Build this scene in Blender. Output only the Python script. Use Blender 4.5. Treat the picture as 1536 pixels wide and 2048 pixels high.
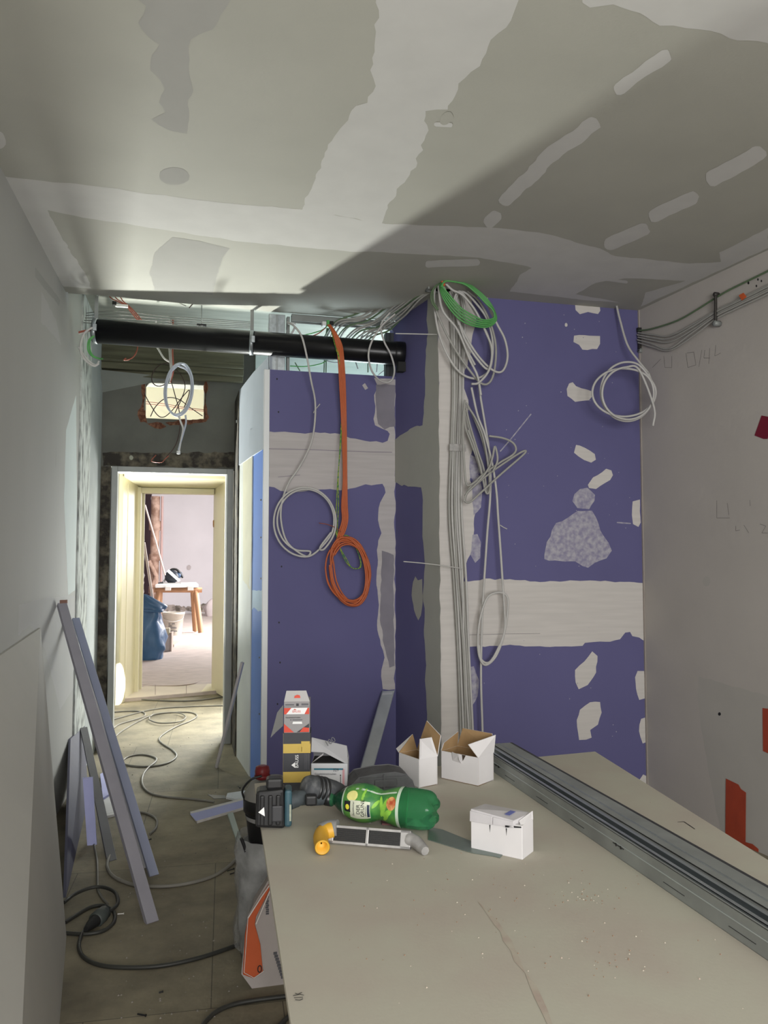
import bpy, math, random
from mathutils import Vector, Matrix, noise

# ------------------------------------------------------------------ scene, camera, light
scene = bpy.context.scene
for o in list(bpy.data.objects):
    bpy.data.objects.remove(o)
COL = scene.collection

CAM = Vector((0, 0, 1.45))
YAW, PITCH, FPX = math.radians(14.2), math.radians(3.255), 1600.0
cd = bpy.data.cameras.new('camera'); cam = bpy.data.objects.new('camera', cd); COL.objects.link(cam)
cam.location = CAM; cam.rotation_euler = (math.pi/2 + PITCH, 0, -YAW)
cd.sensor_fit = 'HORIZONTAL'; cd.sensor_width = 36; cd.lens = 36*FPX/1536
cd.clip_start = .05
scene.camera = cam

scene.view_settings.view_transform = 'Standard'
scene.view_settings.look = 'None'
scene.view_settings.gamma = 1
scene.view_settings.use_curve_mapping = False
scene.view_settings.exposure = 0.0

w = bpy.data.worlds.new('world'); scene.world = w; w.use_nodes = True
w.node_tree.nodes['Background'].inputs[0].default_value = (.75, .85, 1, 1)
w.node_tree.nodes['Background'].inputs[1].default_value = 0.6

def area(name, loc, target, sx, sy, energy, col=(1, 1, 1), spread=180):
    l = bpy.data.lights.new(name, 'AREA'); l.shape = 'RECTANGLE'; l.size = sx; l.size_y = sy
    l.energy = energy; l.color = col; l.spread = math.radians(spread)
    o = bpy.data.objects.new(name, l); COL.objects.link(o); o.location = loc
    o.rotation_euler = (Vector(target) - Vector(loc)).to_track_quat('-Z', 'Y').to_euler()
    return o
def spot(name, loc, target, energy, size, blend, rad, col=(1, 1, 1)):
    l = bpy.data.lights.new(name, 'SPOT'); l.energy = energy; l.spot_size = math.radians(size)
    l.spot_blend = blend; l.shadow_soft_size = rad; l.color = col
    o = bpy.data.objects.new(name, l); COL.objects.link(o); o.location = loc
    o.rotation_euler = (Vector(target) - Vector(loc)).to_track_quat('-Z', 'Y').to_euler()
    return o
# daylight of the window behind the camera
area('window_daylight', (.45, -1.93, 1.60), (.9, 5, 1.3), 2.0, 1.6, 172, (1, .985, .97))
# sun bounce off the bright hall wall, just inside the hall beside the steel frame
area('hall_sun_bounce', (-.55, 8.02, .24), (-.40, 6.55, 2.95), .14, .22, 175, (.98, 1, .93), 98)
# hall daylight (window on the right of the hall) and the sun that falls on the left jamb
area('hall_daylight', (1.4, 7.5, 3.0), (.1, 7.3, .0), 1.2, 1.2, 34, (1, .95, .82), 120)
area('hall_right_bounce', (.90, 8.10, 1.2), (-.05, 5.2, .0), .5, 1.3, 72, (.95, .97, .93), 140)  # added lamp hidden beside the doorway, brightens left wall and corridor floor
area('hall_left_bounce', (-1.05, 7.95, 1.0), (.45, 5.3, 1.0), .4, 1.1, 9, (.72, .88, 1))  # added cool lamp hidden left of the doorway, brightens the partition side
spot('hall_sun', (1.75, 6.95, 1.55), (-.60, 8.36, .20), 3000, 7, .1, .01, (1, .97, .9))
# bathroom behind the purple partition
area('bathroom_daylight', (1.6, 6.30, 2.2), (1.2, 4.9, 3.0), 1.2, 1.0, 60, (.82, .97, 1))
# far room window on the right
area('far_room_daylight', (2.7, 14.4, 2.1), (-1.2, 15.5, .4), 2.6, 1.9, 520, (1, .96, .95))
spot('far_room_sun', (2.6, 17.2, 2.6), (-.6, 12.0, .1), 900, 36, .2, .05, (1, .96, .92))

# ------------------------------------------------------------------ pixel rays -> places
R_ = Vector((math.cos(YAW), -math.sin(YAW), 0))
F_ = Vector((math.sin(YAW)*math.cos(PITCH), math.cos(YAW)*math.cos(PITCH), math.sin(PITCH)))
U_ = R_.cross(F_)
def ray(px, py): return F_ + R_*((px-768)/FPX) - U_*((py-1024)/FPX)
def at_z(px, py, z=0.0):
    d = ray(px, py); return CAM + d*((z-CAM.z)/d.z)
def at_y(px, py, y):
    d = ray(px, py); return CAM + d*(y/d.y)
def at_x(px, py, x):
    d = ray(px, py); return CAM + d*(x/d.x)
def at_d(px, py, t): return CAM + ray(px, py)*t
def plane_map(p0, n):
    p0 = Vector(p0); n = Vector(n).normalized()
    def f(px, py):
        d = ray(px, py); return CAM + d*((p0-CAM).dot(n)/d.dot(n))
    return f
def vplane(a, b):               # vertical plane through two plan points
    t = Vector((b[0]-a[0], b[1]-a[1], 0)).normalized()
    n = Vector((t.y, -t.x, 0))
    if n.dot(CAM-Vector((a[0], a[1], 1))) < 0: n = -n
    return plane_map((a[0], a[1], 0), n), n

# ------------------------------------------------------------------ materials
MATS = {}
def lin(c): return tuple((x/12.92 if x <= .04045 else ((x+.055)/1.055)**2.4) for x in c)
def M(name, col, rough=.6, metal=0, var=.08, scale=6, bump=0, bscale=60, col2=None, cmin=.4, cmax=.6,
      trans=0, alpha=1, stretch=(1, 1, 1), detail=6, spec=.5, ior=1.45, emit=0):
    if name in MATS: return MATS[name]
    m = bpy.data.materials.new(name); m.use_nodes = True; nt = m.node_tree; N = nt.nodes; L = nt.links
    b = N['Principled BSDF']
    b.inputs['Roughness'].default_value = rough; b.inputs['Metallic'].default_value = metal
    b.inputs['Transmission Weight'].default_value = trans; b.inputs['IOR'].default_value = ior
    b.inputs['Specular IOR Level'].default_value = spec; b.inputs['Alpha'].default_value = alpha
    tc = N.new('ShaderNodeTexCoord'); mp = N.new('ShaderNodeMapping'); mp.inputs['Scale'].default_value = stretch
    geo = N.new('ShaderNodeNewGeometry'); L.new(geo.outputs['Position'], mp.inputs[0])
    nz = N.new('ShaderNodeTexNoise'); nz.inputs['Scale'].default_value = scale; nz.inputs['Detail'].default_value = detail
    L.new(mp.outputs[0], nz.inputs['Vector'])
    cr = N.new('ShaderNodeValToRGB'); cr.color_ramp.elements[0].position = cmin; cr.color_ramp.elements[1].position = cmax
    if col2 is None:
        col2 = tuple(min(1, x*(1+var)) for x in col); c1 = tuple(x*(1-var) for x in col)
        cr.color_ramp.elements[0].position = .25; cr.color_ramp.elements[1].position = .75
    else: c1 = col
    cr.color_ramp.elements[0].color = (*c1[:3], 1); cr.color_ramp.elements[1].color = (*col2[:3], 1)
    L.new(nz.outputs['Fac'], cr.inputs[0]); L.new(cr.outputs[0], b.inputs['Base Color'])
    if bump:
        n2 = N.new('ShaderNodeTexNoise'); n2.inputs['Scale'].default_value = bscale; n2.inputs['Detail'].default_value = 5
        L.new(mp.outputs[0], n2.inputs['Vector'])
        bp = N.new('ShaderNodeBump'); bp.inputs['Strength'].default_value = bump; bp.inputs['Distance'].default_value = .01
        L.new(n2.outputs['Fac'], bp.inputs['Height']); L.new(bp.outputs[0], b.inputs['Normal'])
    MATS[name] = m; return m

board   = M('ceiling board', (.40, .395, .345), .75, var=.05, scale=3, bump=.05, bscale=150, spec=.5)
plaster = M('dried filler', (.56, .555, .53), .85, var=.04, scale=8, stretch=(1, 1, 1))
plasterW= M('white filler', (.62, .59, .56), .85, var=.07, scale=5, stretch=(.6, .6, 9))
thin    = M('thin filler', (.27, .255, .37), .85, col2=(.47, .455, .50), cmin=.35, cmax=.68, scale=38, detail=12)
purple  = M('purple board', (.128, .122, .265), .75, var=.05, scale=2, spec=.3)
coolpur  = M('cool lit purple board', (.15, .27, .66), .75, var=.04, scale=2, spec=.3)  # purple board with strong cool light put into its colour
lilac   = M('lilac board face', (.29, .315, .43), .7, var=.06, scale=3)
leftw   = M('left wall board', (.40, .40, .375), .8, var=.05, scale=1.6, bump=.04, bscale=60, stretch=(1, 1, .35))
rightw  = M('grey old plaster', (.45, .42, .39), .85, var=.09, scale=1.3, bump=.12, bscale=25)
backw   = M('dark old plaster', (.12, .12, .105), .9, var=.25, scale=3, bump=.25, bscale=40)
masonry = M('dark rough masonry', (.035, .03, .025), .95, col2=(.16, .14, .10), cmin=.45, cmax=.7, scale=14, bump=.8, bscale=30)
roughpl = M('broken plaster edge', (.60, .63, .60), .95, col2=(.17, .18, .17), cmin=.46, cmax=.68, scale=16, bump=1, bscale=35, stretch=(1, 1, .45))
smoothg = M('grey corner plaster', (.40, .43, .43), .85, var=.12, scale=4, bump=.15)
brick   = M('torn red brick', (.10, .035, .018), .95, col2=(.25, .12, .07), cmin=.4, cmax=.7, scale=40, bump=.8, bscale=60)
oldceil = M('old ceiling plaster', (.40, .41, .36), .9, var=.18, scale=5, bump=.2, stretch=(.5, 3, 1))
oldbeam = M('old moulded lintel', (.13, .125, .08), .85, var=.35, scale=8, bump=.3, stretch=(.3, 3, 5))
cream   = M('cream gloss paint', (.72, .67, .47), .4, var=.03, scale=4)
creamw  = M('cream hall wall', (.80, .74, .58), .8, var=.04, scale=2)
farwall = M('pale pink plaster', (.56, .535, .56), .9, var=.05, scale=1.5, bump=.1)
steelw  = M('grey primed steel', (.30, .31, .30), .45, var=.08, scale=8)
zinc    = M('galvanised steel', (.42, .46, .48), .38, .75, var=.18, scale=14, stretch=(4, .5, 4), bump=.02)
zinc2   = M('dusty galvanised steel', (.26, .275, .265), .5, .2, var=.22, scale=9, bump=.02)
zdark   = M('near black steel', (.02, .02, .02), .8)  # even near-black for openings, slots and small dark parts
blackp  = M('black pipe plastic', (.008, .008, .009), .30, var=.1, scale=4, spec=.35)
cardW   = M('white card', (.62, .60, .60), .7, var=.03, scale=14)
cardB   = M('brown card', (.30, .19, .09), .85, var=.1, scale=20)
cabW    = M('white cable jacket', (.52, .51, .49), .5, var=.05, scale=20)
cabG    = M('grey cable jacket', (.36, .355, .33), .55, var=.08, scale=20)
cabGn   = M('green cable jacket', (.10, .36, .10), .45, var=.1, scale=20)
cabGd   = M('dusty green cable jacket', (.11, .17, .09), .55, var=.1, scale=20)
cabO    = M('orange cable jacket', (.50, .115, .035), .45, var=.08, scale=20)
cabYG   = M('yellow green earth wire', (.28, .36, .04), .45, col2=(.05, .22, .05), cmin=.45, cmax=.55, scale=60)
cabD    = M('dark brown wire', (.055, .03, .025), .5, var=.2, scale=20)
cabR    = M('red brown wire', (.28, .07, .04), .5, var=.2, scale=20)
cabF    = M('dusty floor cable', (.20, .19, .165), .6, var=.15, scale=12)
cabK    = M('black rubber cable', (.03, .03, .026), .5, var=.2, scale=12)
tabletop= M('plasterboard back paper', (.455, .435, .36), .85, col2=(.44, .395, .335), cmin=.4, cmax=.65, scale=5, bump=.03, bscale=120)
gypsum  = M('gypsum core edge', (.62, .60, .57), .9, var=.08, scale=30)
woodT   = M('trestle timber', (.40, .22, .12), .7, var=.15, scale=10, stretch=(1, 1, .2))
blackpl = M('black tool plastic', (.012, .012, .013), .38, var=.2, scale=30)
greypl  = M('dusty dark grey plastic', (.075, .075, .078), .6, var=.3, scale=25, bump=.1)
tealpl  = M('teal tool plastic', (.03, .075, .095), .5, var=.25, scale=30)
redpl   = M('red plastic', (.16, .012, .014), .4, var=.15, scale=20)
yellowp = M('yellow plastic', (.60, .33, .03), .5, var=.05, scale=25)
silver  = M('dusty aluminium', (.40, .39, .38), .45, .5, var=.2, scale=40)
green   = M('green bottle plastic', (.09, .40, .18), .12, trans=.8, var=.05, ior=1.25)
greenD  = M('dark green bottle shoulder', (.012, .06, .03), .15, var=.1, trans=.2)
labelG  = M('green bottle label', (.03, .17, .045), .4, col2=(.10, .28, .05), scale=25)
labelL  = M('pale label rim', (.50, .60, .48), .4)
labelC  = M('cream label panel', (.62, .64, .50), .5)
lemonM  = M('printed lemon', (.72, .68, .25), .5, var=.1, scale=60)
peachM  = M('printed peach', (.75, .42, .16), .5, col2=(.42, .08, .03), cmin=.42, cmax=.62, scale=50)
leafM   = M('printed leaves', (.24, .50, .06), .5, var=.2, scale=60)
ink     = M('black print', (.012, .012, .014), .6)
inkG    = M('grey print', (.10, .10, .11), .6)
inkP    = M('pencil', (.20, .19, .18), .9)
whitep  = M('white print', (.75, .75, .74), .6)
boxK    = M('anthracite carton', (.035, .036, .042), .6, var=.15, scale=15)
boxY    = M('yellow carton band', (.48, .34, .07), .6, var=.1, scale=15)
boxYs   = M('pale yellow carton side', (.46, .40, .20), .6, var=.1, scale=15)
boxGr   = M('grey printed carton', (.26, .25, .25), .6, var=.05, scale=15)
boxR    = M('red print', (.58, .06, .03), .6)
tealink = M('teal print', (.04, .16, .22), .6)
pinkink = M('pale red print', (.55, .30, .32), .6)
tapeR   = M('orange red tape', (.36, .055, .025), .55, var=.12, scale=8, bump=.4, bscale=14)
tapeD   = M('dark red tape', (.17, .006, .022), .5, var=.1, scale=8)
bluebag = M('blue rubbish bag', (.05, .13, .27), .35, var=.25, scale=4, bump=.6, bscale=7)
orangeS = M('orange sack print', (.52, .10, .03), .5, var=.1, scale=8, bump=.2, bscale=12)
whiteS  = M('white paper sack', (.42, .38, .36), .7, var=.08, scale=6, bump=.2, bscale=10)
clearS  = M('dusty clear film', (.30, .31, .31), .25, var=.3, scale=12, bump=.6, bscale=14)
bucketW = M('white bucket plastic', (.50, .47, .41), .5, var=.06, scale=12)
bucketK = M('black bucket plastic', (.010, .010, .011), .35, var=.2, scale=12)
bucketD = M('dusty grey bucket', (.24, .235, .22), .75, var=.12, scale=12)
rusty   = M('rust brown pipe', (.50, .35, .28), .8, col2=(.24, .14, .10), scale=5)
whitewd = M('white sheet edge', (.62, .60, .57), .6)
redbead = M('orange marker tape', (.60, .11, .03), .5)

def floor_mat():
    m = bpy.data.materials.new('dusty floor panels'); m.use_nodes = True; nt = m.node_tree; N = nt.nodes; L = nt.links
    b = N['Principled BSDF']; b.inputs['Roughness'].default_value = .8
    geo = N.new('ShaderNodeNewGeometry'); mp = N.new('ShaderNodeMapping'); mp.inputs['Rotation'].default_value = (0, 0, math.radians(3))
    mp.inputs['Location'].default_value = (.42, -.22, 0)
    L.new(geo.outputs['Position'], mp.inputs[0])
    bt = N.new('ShaderNodeTexBrick'); bt.offset = .37; bt.inputs['Scale'].default_value = 1
    bt.inputs['Brick Width'].default_value = .62; bt.inputs['Row Height'].default_value = 1.25
    bt.inputs['Mortar Size'].default_value = .002; bt.inputs['Mortar Smooth'].default_value = .2
    bt.inputs['Color1'].default_value = (.255, .228, .165, 1); bt.inputs['Color2'].default_value = (.215, .195, .145, 1)
    bt.inputs['Mortar'].default_value = (.10, .09, .07, 1)
    L.new(mp.outputs[0], bt.inputs[0])
    nz = N.new('ShaderNodeTexNoise'); nz.inputs['Scale'].default_value = 3.2; nz.inputs['Detail'].default_value = 8; nz.inputs['Roughness'].default_value = .62
    L.new(mp.outputs[0], nz.inputs[0])
    cr = N.new('ShaderNodeValToRGB'); cr.color_ramp.elements[0].position = .3; cr.color_ramp.elements[1].position = .72
    cr.color_ramp.elements[0].color = (.55, .53, .50, 1); cr.color_ramp.elements[1].color = (1.25, 1.22, 1.15, 1)
    L.new(nz.outputs[0], cr.inputs[0])
    mx = N.new('ShaderNodeMix'); mx.data_type = 'RGBA'; mx.blend_type = 'MULTIPLY'; mx.inputs[0].default_value = 1
    L.new(bt.outputs[0], mx.inputs[6]); L.new(cr.outputs[0], mx.inputs[7]); L.new(mx.outputs[2], b.inputs['Base Color'])
    n2 = N.new('ShaderNodeTexNoise'); n2.inputs['Scale'].default_value = 40; L.new(mp.outputs[0], n2.inputs[0])
    bp = N.new('ShaderNodeBump'); bp.inputs['Strength'].default_value = .2; bp.inputs['Distance'].default_value = .01
    L.new(n2.outputs[0], bp.inputs['Height']); L.new(bp.outputs[0], b.inputs['Normal'])
    return m
floorm = floor_mat()
farfloor = M('scraped pale floor', (.48, .41, .38), .7, var=.18, scale=7, bump=.2, stretch=(1, 3, 1))

# ------------------------------------------------------------------ mesh building
class MB:
    def __init__(s): s.v = []; s.f = []; s.m = []; s.sm = []
    def add(s, vs, fs, mi=0, smooth=False):
        o = len(s.v); s.v += [tuple(v) for v in vs]
        for f in fs: s.f.append([i+o for i in f]); s.m.append(mi); s.sm.append(smooth)
        return s
    def box(s, x0, x1, y0, y1, z0, z1, mi=0):
        vs = [(x, y, z) for z in (z0, z1) for y in (y0, y1) for x in (x0, x1)]
        return s.add(vs, [(0, 2, 3, 1), (4, 5, 7, 6), (0, 1, 5, 4), (2, 6, 7, 3), (0, 4, 6, 2), (1, 3, 7, 5)], mi)
    def hexa(s, b, t, mi=0):     # bottom 4, top 4 points
        return s.add(list(b)+list(t), [(3, 2, 1, 0), (4, 5, 6, 7), (0, 1, 5, 4), (1, 2, 6, 5), (2, 3, 7, 6), (3, 0, 4, 7)], mi)
    def prism(s, pts, z0, z1, mi=0):
        n = len(pts)
        vs = [(p[0], p[1], z0) for p in pts]+[(p[0], p[1], z1) for p in pts]
        fs = [tuple(range(n-1, -1, -1)), tuple(range(n, 2*n))]+[(i, (i+1) % n, (i+1) % n+n, i+n) for i in range(n)]
        return s.add(vs, fs, mi)
    def slab(s, pts, off, mi=0):  # planar polygon thickened by vector off
        n = len(pts); off = Vector(off)
        vs = [Vector(p) for p in pts]+[Vector(p)+off for p in pts]
        fs = [tuple(range(n-1, -1, -1)), tuple(range(n, 2*n))]+[(i, (i+1) % n, (i+1) % n+n, i+n) for i in range(n)]
        return s.add(vs, fs, mi)
    def tube(s, pts, r, mi=0, seg=8, cap=True):
        pts = [Vector(p) for p in pts]; n = len(pts)
        t0 = (pts[1]-pts[0]).normalized(); up = Vector((0, 0, 1)) if abs(t0.z) < .9 else Vector((1, 0, 0))
        a = t0.cross(up).normalized(); vs = []; fs = []
        for i, p in enumerate(pts):
            t = (pts[min(i+1, n-1)]-pts[max(i-1, 0)]).normalized()
            a = (a-t*a.dot(t)).normalized(); b = t.cross(a)
            rr = r[i] if isinstance(r, (list, tuple)) else r
            for k in range(seg):
                th = 2*math.pi*k/seg; vs.append(p+a*math.cos(th)*rr+b*math.sin(th)*rr)
        for i in range(n-1):
            for k in range(seg):
                k2 = (k+1) % seg
                fs.append((i*seg+k, i*seg+k2, (i+1)*seg+k2, (i+1)*seg+k))
        s.add(vs, fs, mi, True)
        if cap:
            s.add(vs[:seg], [tuple(range(seg-1, -1, -1))], mi); s.add(vs[-seg:], [tuple(range(seg))], mi)
        return s
    def lathe(s, prof, mi=0, seg=32, o=(0, 0, 0), ax=None, sq=1, cap=True):   # prof: (r, h) ; axis default z
        o = Vector(o)
        if ax is None: X, Y, Z = Vector((1, 0, 0)), Vector((0, 1, 0)), Vector((0, 0, 1))
        else:
            Z = Vector(ax).normalized(); X = Z.orthogonal().normalized(); Y = Z.cross(X)
        vs = []; fs = []
        for r, h in prof:
            for k in range(seg):
                th = 2*math.pi*k/seg; vs.append(o+X*math.cos(th)*r+Y*math.sin(th)*r*sq+Z*h)
        for i in range(len(prof)-1):
            for k in range(seg):
                k2 = (k+1) % seg; fs.append((i*seg+k, i*seg+k2, (i+1)*seg+k2, (i+1)*seg+k))
        s.add(vs, fs, mi, True)
        if cap:
            s.add(vs[:seg], [tuple(range(seg-1, -1, -1))], mi); s.add(vs[-seg:], [tuple(range(seg))], mi)
        return s
    def poly(s, pts, mi=0): return s.add(pts, [tuple(range(len(pts)))], mi)
    def build(s, name, mats, parent=None, bev=0, loc=None, rot=None, sub=0):
        me = bpy.data.meshes.new(name); me.from_pydata(s.v, [], s.f)
        if not isinstance(mats, (list, tuple)): mats = [mats]
        for m in mats: me.materials.append(m)
        for p, mi, sm in zip(me.polygons, s.m, s.sm): p.material_index = mi; p.use_smooth = sm
        me.update()
        o = bpy.data.objects.new(name, me); COL.objects.link(o)
        if parent: o.parent = parent
        if loc is not None: o.location = loc
        if rot is not None: o.rotation_euler = rot
        if bev:
            b = o.modifiers.new('bevel', 'BEVEL'); b.width = bev; b.segments = 2; b.limit_method = 'ANGLE'
        if sub:
            b = o.modifiers.new('sub', 'SUBSURF'); b.levels = sub; b.render_levels = sub
        return o
def tag(o, label, cat, group=None, kind=None):
    o['label'] = label; o['category'] = cat
    if group: o['group'] = group
    if kind: o['kind'] = kind
    return o
def struct(o, label=None):
    o['kind'] = 'structure'
    if label: o['label'] = label
    return o
def thing(name, loc, label, cat, rz=0, group=None, rot=None):
    o = bpy.data.objects.new(name, None); COL.objects.link(o); o.location = loc
    o.rotation_euler = rot if rot else (0, 0, rz); o.empty_display_size = .05
    return tag(o, label, cat, group)
def catmull(pts, per=8, closed=False):
    pts = [Vector(p) for p in pts]; n = len(pts); out = []
    rng = range(n) if closed else range(n-1)
    for i in rng:
        p1, p2 = pts[i], pts[(i+1) % n]
        p0 = pts[i-1] if (closed or i > 0) else p1*2-p2
        p3 = pts[(i+2) % n] if (closed or i < n-2) else p2*2-p1
        for k in range(per):
            t = k/per
            out.append(.5*((2*p1)+(p2-p0)*t+(2*p0-5*p1+4*p2-p3)*t*t+(3*p1-p0-3*p2+p3)*t**3))
    if not closed: out.append(pts[-1])
    return out
def ragged(px, f, nrm, eps, amp=.004, step=.03, seed=0, smooth=True):
    rnd = random.Random(seed)
    P = [f(x, y) for x, y in px]; nrm = Vector(nrm)
    out = []
    n = len(P)
    for i in range(n):
        a, b = P[i], P[(i+1) % n]; d = (b-a).length; k = max(1, min(60, int(d/step)))
        e = (b-a).normalized().cross(nrm) if d > 1e-6 else Vector((0, 0, 0))
        for j in range(k):
            p = a.lerp(b, j/k)
            q = noise.noise(p*18+Vector((seed, 0, 0)))*amp*2.2+rnd.uniform(-1, 1)*amp*.35
            if a is not b: out.append(p+e*q+nrm*eps)
    return out
def capsule(x0, y0, x1, y1, w, n=7):
    a = math.atan2(y1-y0, x1-x0); out = []; r = w/2
    for i in range(n+1):
        t = a-math.pi/2+math.pi*i/n; out.append((x1-math.cos(a)*r+math.cos(t)*r, y1-math.sin(a)*r+math.sin(t)*r))
    for i in range(n+1):
        t = a+math.pi/2+math.pi*i/n; out.append((x0+math.cos(a)*r+math.cos(t)*r, y0+math.sin(a)*r+math.sin(t)*r))
    return out
def ell(cx, cy, rx, ry, n=14): return [(cx+rx*math.cos(2*math.pi*i/n), cy+ry*math.sin(2*math.pi*i/n)) for i in range(n)]
def rectp(x0, y0, x1, y1): return [(x0, y0), (x1, y0+2), (x1-2, y1), (x0+2, y1-2)]
def patches(mb, f, nrm, lst, base=.0003):
    for i, (px, mi, amp) in enumerate(lst):
        mb.poly(ragged(px, f, nrm, base+.00006*i, amp, seed=i*7+1), mi)

def text(s, size, mat, parent, mtx, extr=.0002, name='lettering', align='LEFT', bend=None):
    c = bpy.data.curves.new('t', 'FONT'); c.body = s; c.size = size; c.extrude = extr; c.align_x = align
    o = bpy.data.objects.new('t', c); COL.objects.link(o)
    bpy.context.view_layer.update()
    dg = bpy.context.evaluated_depsgraph_get()
    me = bpy.data.meshes.new_from_object(o.evaluated_get(dg)); me.name = name
    bpy.data.objects.remove(o)
    me.transform(mtx)
    if bend:
        for v in me.vertices: v.co = bend(v.co)
    me.materials.clear(); me.materials.append(mat)
    ob = bpy.data.objects.new(name, me); COL.objects.link(ob)
    if parent: ob.parent = parent
    return ob
FRONT = Matrix.Rotation(math.pi/2, 4, 'X')       # text in x-z plane facing -y
# ------------------------------------------------------------------ room shell
H, HO = 2.97, 3.17
YA, YC, YB = 4.90, 4.32, 6.465
def lx(y): return -.80+.0284*y                         # left wall line
rA, rB = (2.71, 4.33), (3.23, -2.0)                     # right wall line

fl = MB().box(-1.4, 3.6, -2.3, 6.9, -.12, 0); fl.box(-3.0, 2.8, 6.9, 9.2, -.12, 0)
struct(fl.build('floor', floorm))
a = at_z(232, 1399, .03); b = at_z(447, 1381, .03)
t = (b-a).normalized(); p0 = a-t*2.2; p1 = b+t*2.0
f2 = MB().prism([(p0.x, p0.y+1.4), (p1.x, p1.y+1.4), (3.2, 10.6), (3.2, 22), (-3.4, 22), (-3.4, 9.0)], -.05, .10, 0)
f2.hexa([(p0.x, p0.y, -.02), (p1.x, p1.y, -.02), (p1.x, p1.y+1.4, -.02), (p0.x, p0.y+1.4, -.02)], [(p0.x, p0.y, .03), (p1.x, p1.y, .03), (p1.x, p1.y+1.4, .10), (p0.x, p0.y+1.4, .10)], 0)
tl = M('pale threshold tiles', (.60, .53, .44), .5, var=.08, scale=6)
tj = M('tile joint', (.25, .21, .17), .9)
def ramp(px, py, e=0):
    d = ray(px, py); n = (Vector((p1.x, p1.y, .03))-Vector((p0.x, p0.y, .03))).cross(Vector((0, 1.4, .07))).normalized()
    return CAM+d*((Vector((p0.x, p0.y, .03))-CAM).dot(n)/d.dot(n))+Vector((0, 0, e))
f2.poly([ramp(x, y, .0015) for x, y in ((232, 1398.5), (447, 1380.5), (447, 1367), (290, 1372))], 2)
f2.poly([ramp(x, y, .0020) for x, y in ((402, 1383.5), (447, 1380), (447, 1367), (415, 1368))], 1)
for x in (310, 372): f2.poly([ramp(x, y, .0025) for x, y in ((x, 1390), (x+1.2, 1390), (x+1.2, 1370), (x, 1370))], 3)
struct(f2.build('floor', [farfloor, cream, tl, tj]))

fc = lambda px, py: at_z(px, py, H)
ce = MB()
yl = lambda: None
ce.prism([(lx(-2), -2.0), (rB[0], -2.0), (rA[0], rA[1]), (2.75, 4.9), (.50, 4.90), (lx(4.82), 4.82)], H, H+.02)
seed_l = [
 ([(0,352),(190,372),(430,405),(600,418),(770,448),(1000,456),(1090,467),(1200,497),(1230,512),(1380,527),(1440,524),(1440,505),(1536,455),(1536,496),(1282,613),(1292,585),(1370,562),(1250,556),(1190,566),(1152,588),(1240,605),(1180,601),(1020,583),(1040,550),(1065,535),(960,515),(740,503),(700,503),(480,483),(300,455),(165,435),(95,420),(120,470),(170,545),(183,577),(125,573),(5,357)], 1, .004),
 ([(760,-60),(1060,-60),(1035,0),(1020,40),(985,80),(955,130),(925,155),(905,190),(895,222),(850,222),(858,250),(845,300),(820,350),(790,385),(765,445),(600,420),(625,370),(660,290),(712,212),(735,205),(752,172),(742,140)], 1, .007),
 ([(1165,5),(1180,14),(1225,10),(1280,25),(1320,50),(1400,55),(1460,75),(1600,100),(1600,-60),(1150,-60)], 1, .006),
 ([(275,-40),(275,0),(292,12),(276,45),(300,75),(320,90),(303,110),(300,140),(325,160),(332,180),(320,205),(330,225),(305,238),(340,262),(372,267),(375,210),(383,180),(375,120),(385,80),(430,60),(460,0),(460,-40)], 2, .006),
 (ell(348,352,31,18), 2, .003),
 ([(345,474),(400,482),(458,497),(445,515),(432,560),(425,590),(310,580),(299,545),(310,505)], 2, .003),
 (capsule(1230,182,1342,104,26), 1, .006), (capsule(1075,330,1198,238,30), 1, .006), (capsule(1002,408,1105,310,28), 1, .006),
 (capsule(970,452,998,424,26), 1, .004), (capsule(1413,364,1528,300,34), 1, .006), (capsule(1298,436,1398,390,27), 1, .006),
 (capsule(1210,492,1296,454,27), 1, .006), (ell(0,280,12,18), 1, .003), (capsule(868,248,905,250,9), 1, .002),
 (capsule(880,245,905,228,22), 0, .003), (capsule(1210,558,1255,564,6), 1, .002), (capsule(850,528,960,524,14), 1, .003)]
ceilf2 = M('dimmed filler smear', (.375, .37, .345), .9, var=.03, scale=8)  # filler darkened to mimic the brighter sheen of the lit board around it
patches(ce, fc, (0, 0, -1), seed_l)
struct(ce.build('ceiling', [board, plaster, ceilf2]))
c2 = MB().box(-.9, 2.8, 4.905, YB+.05, HO, HO+.05)
c2.box(-.9, 2.8, 4.885, 4.905, H+.021, HO+.05)
c2.box(-3, 2.8, YB+.3, 9.0, 3.5, 3.55); c2.box(-3.2, 3.2, 8.9, 22, 3.4, 3.45)
struct(c2.build('ceiling', oldceil))

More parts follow.
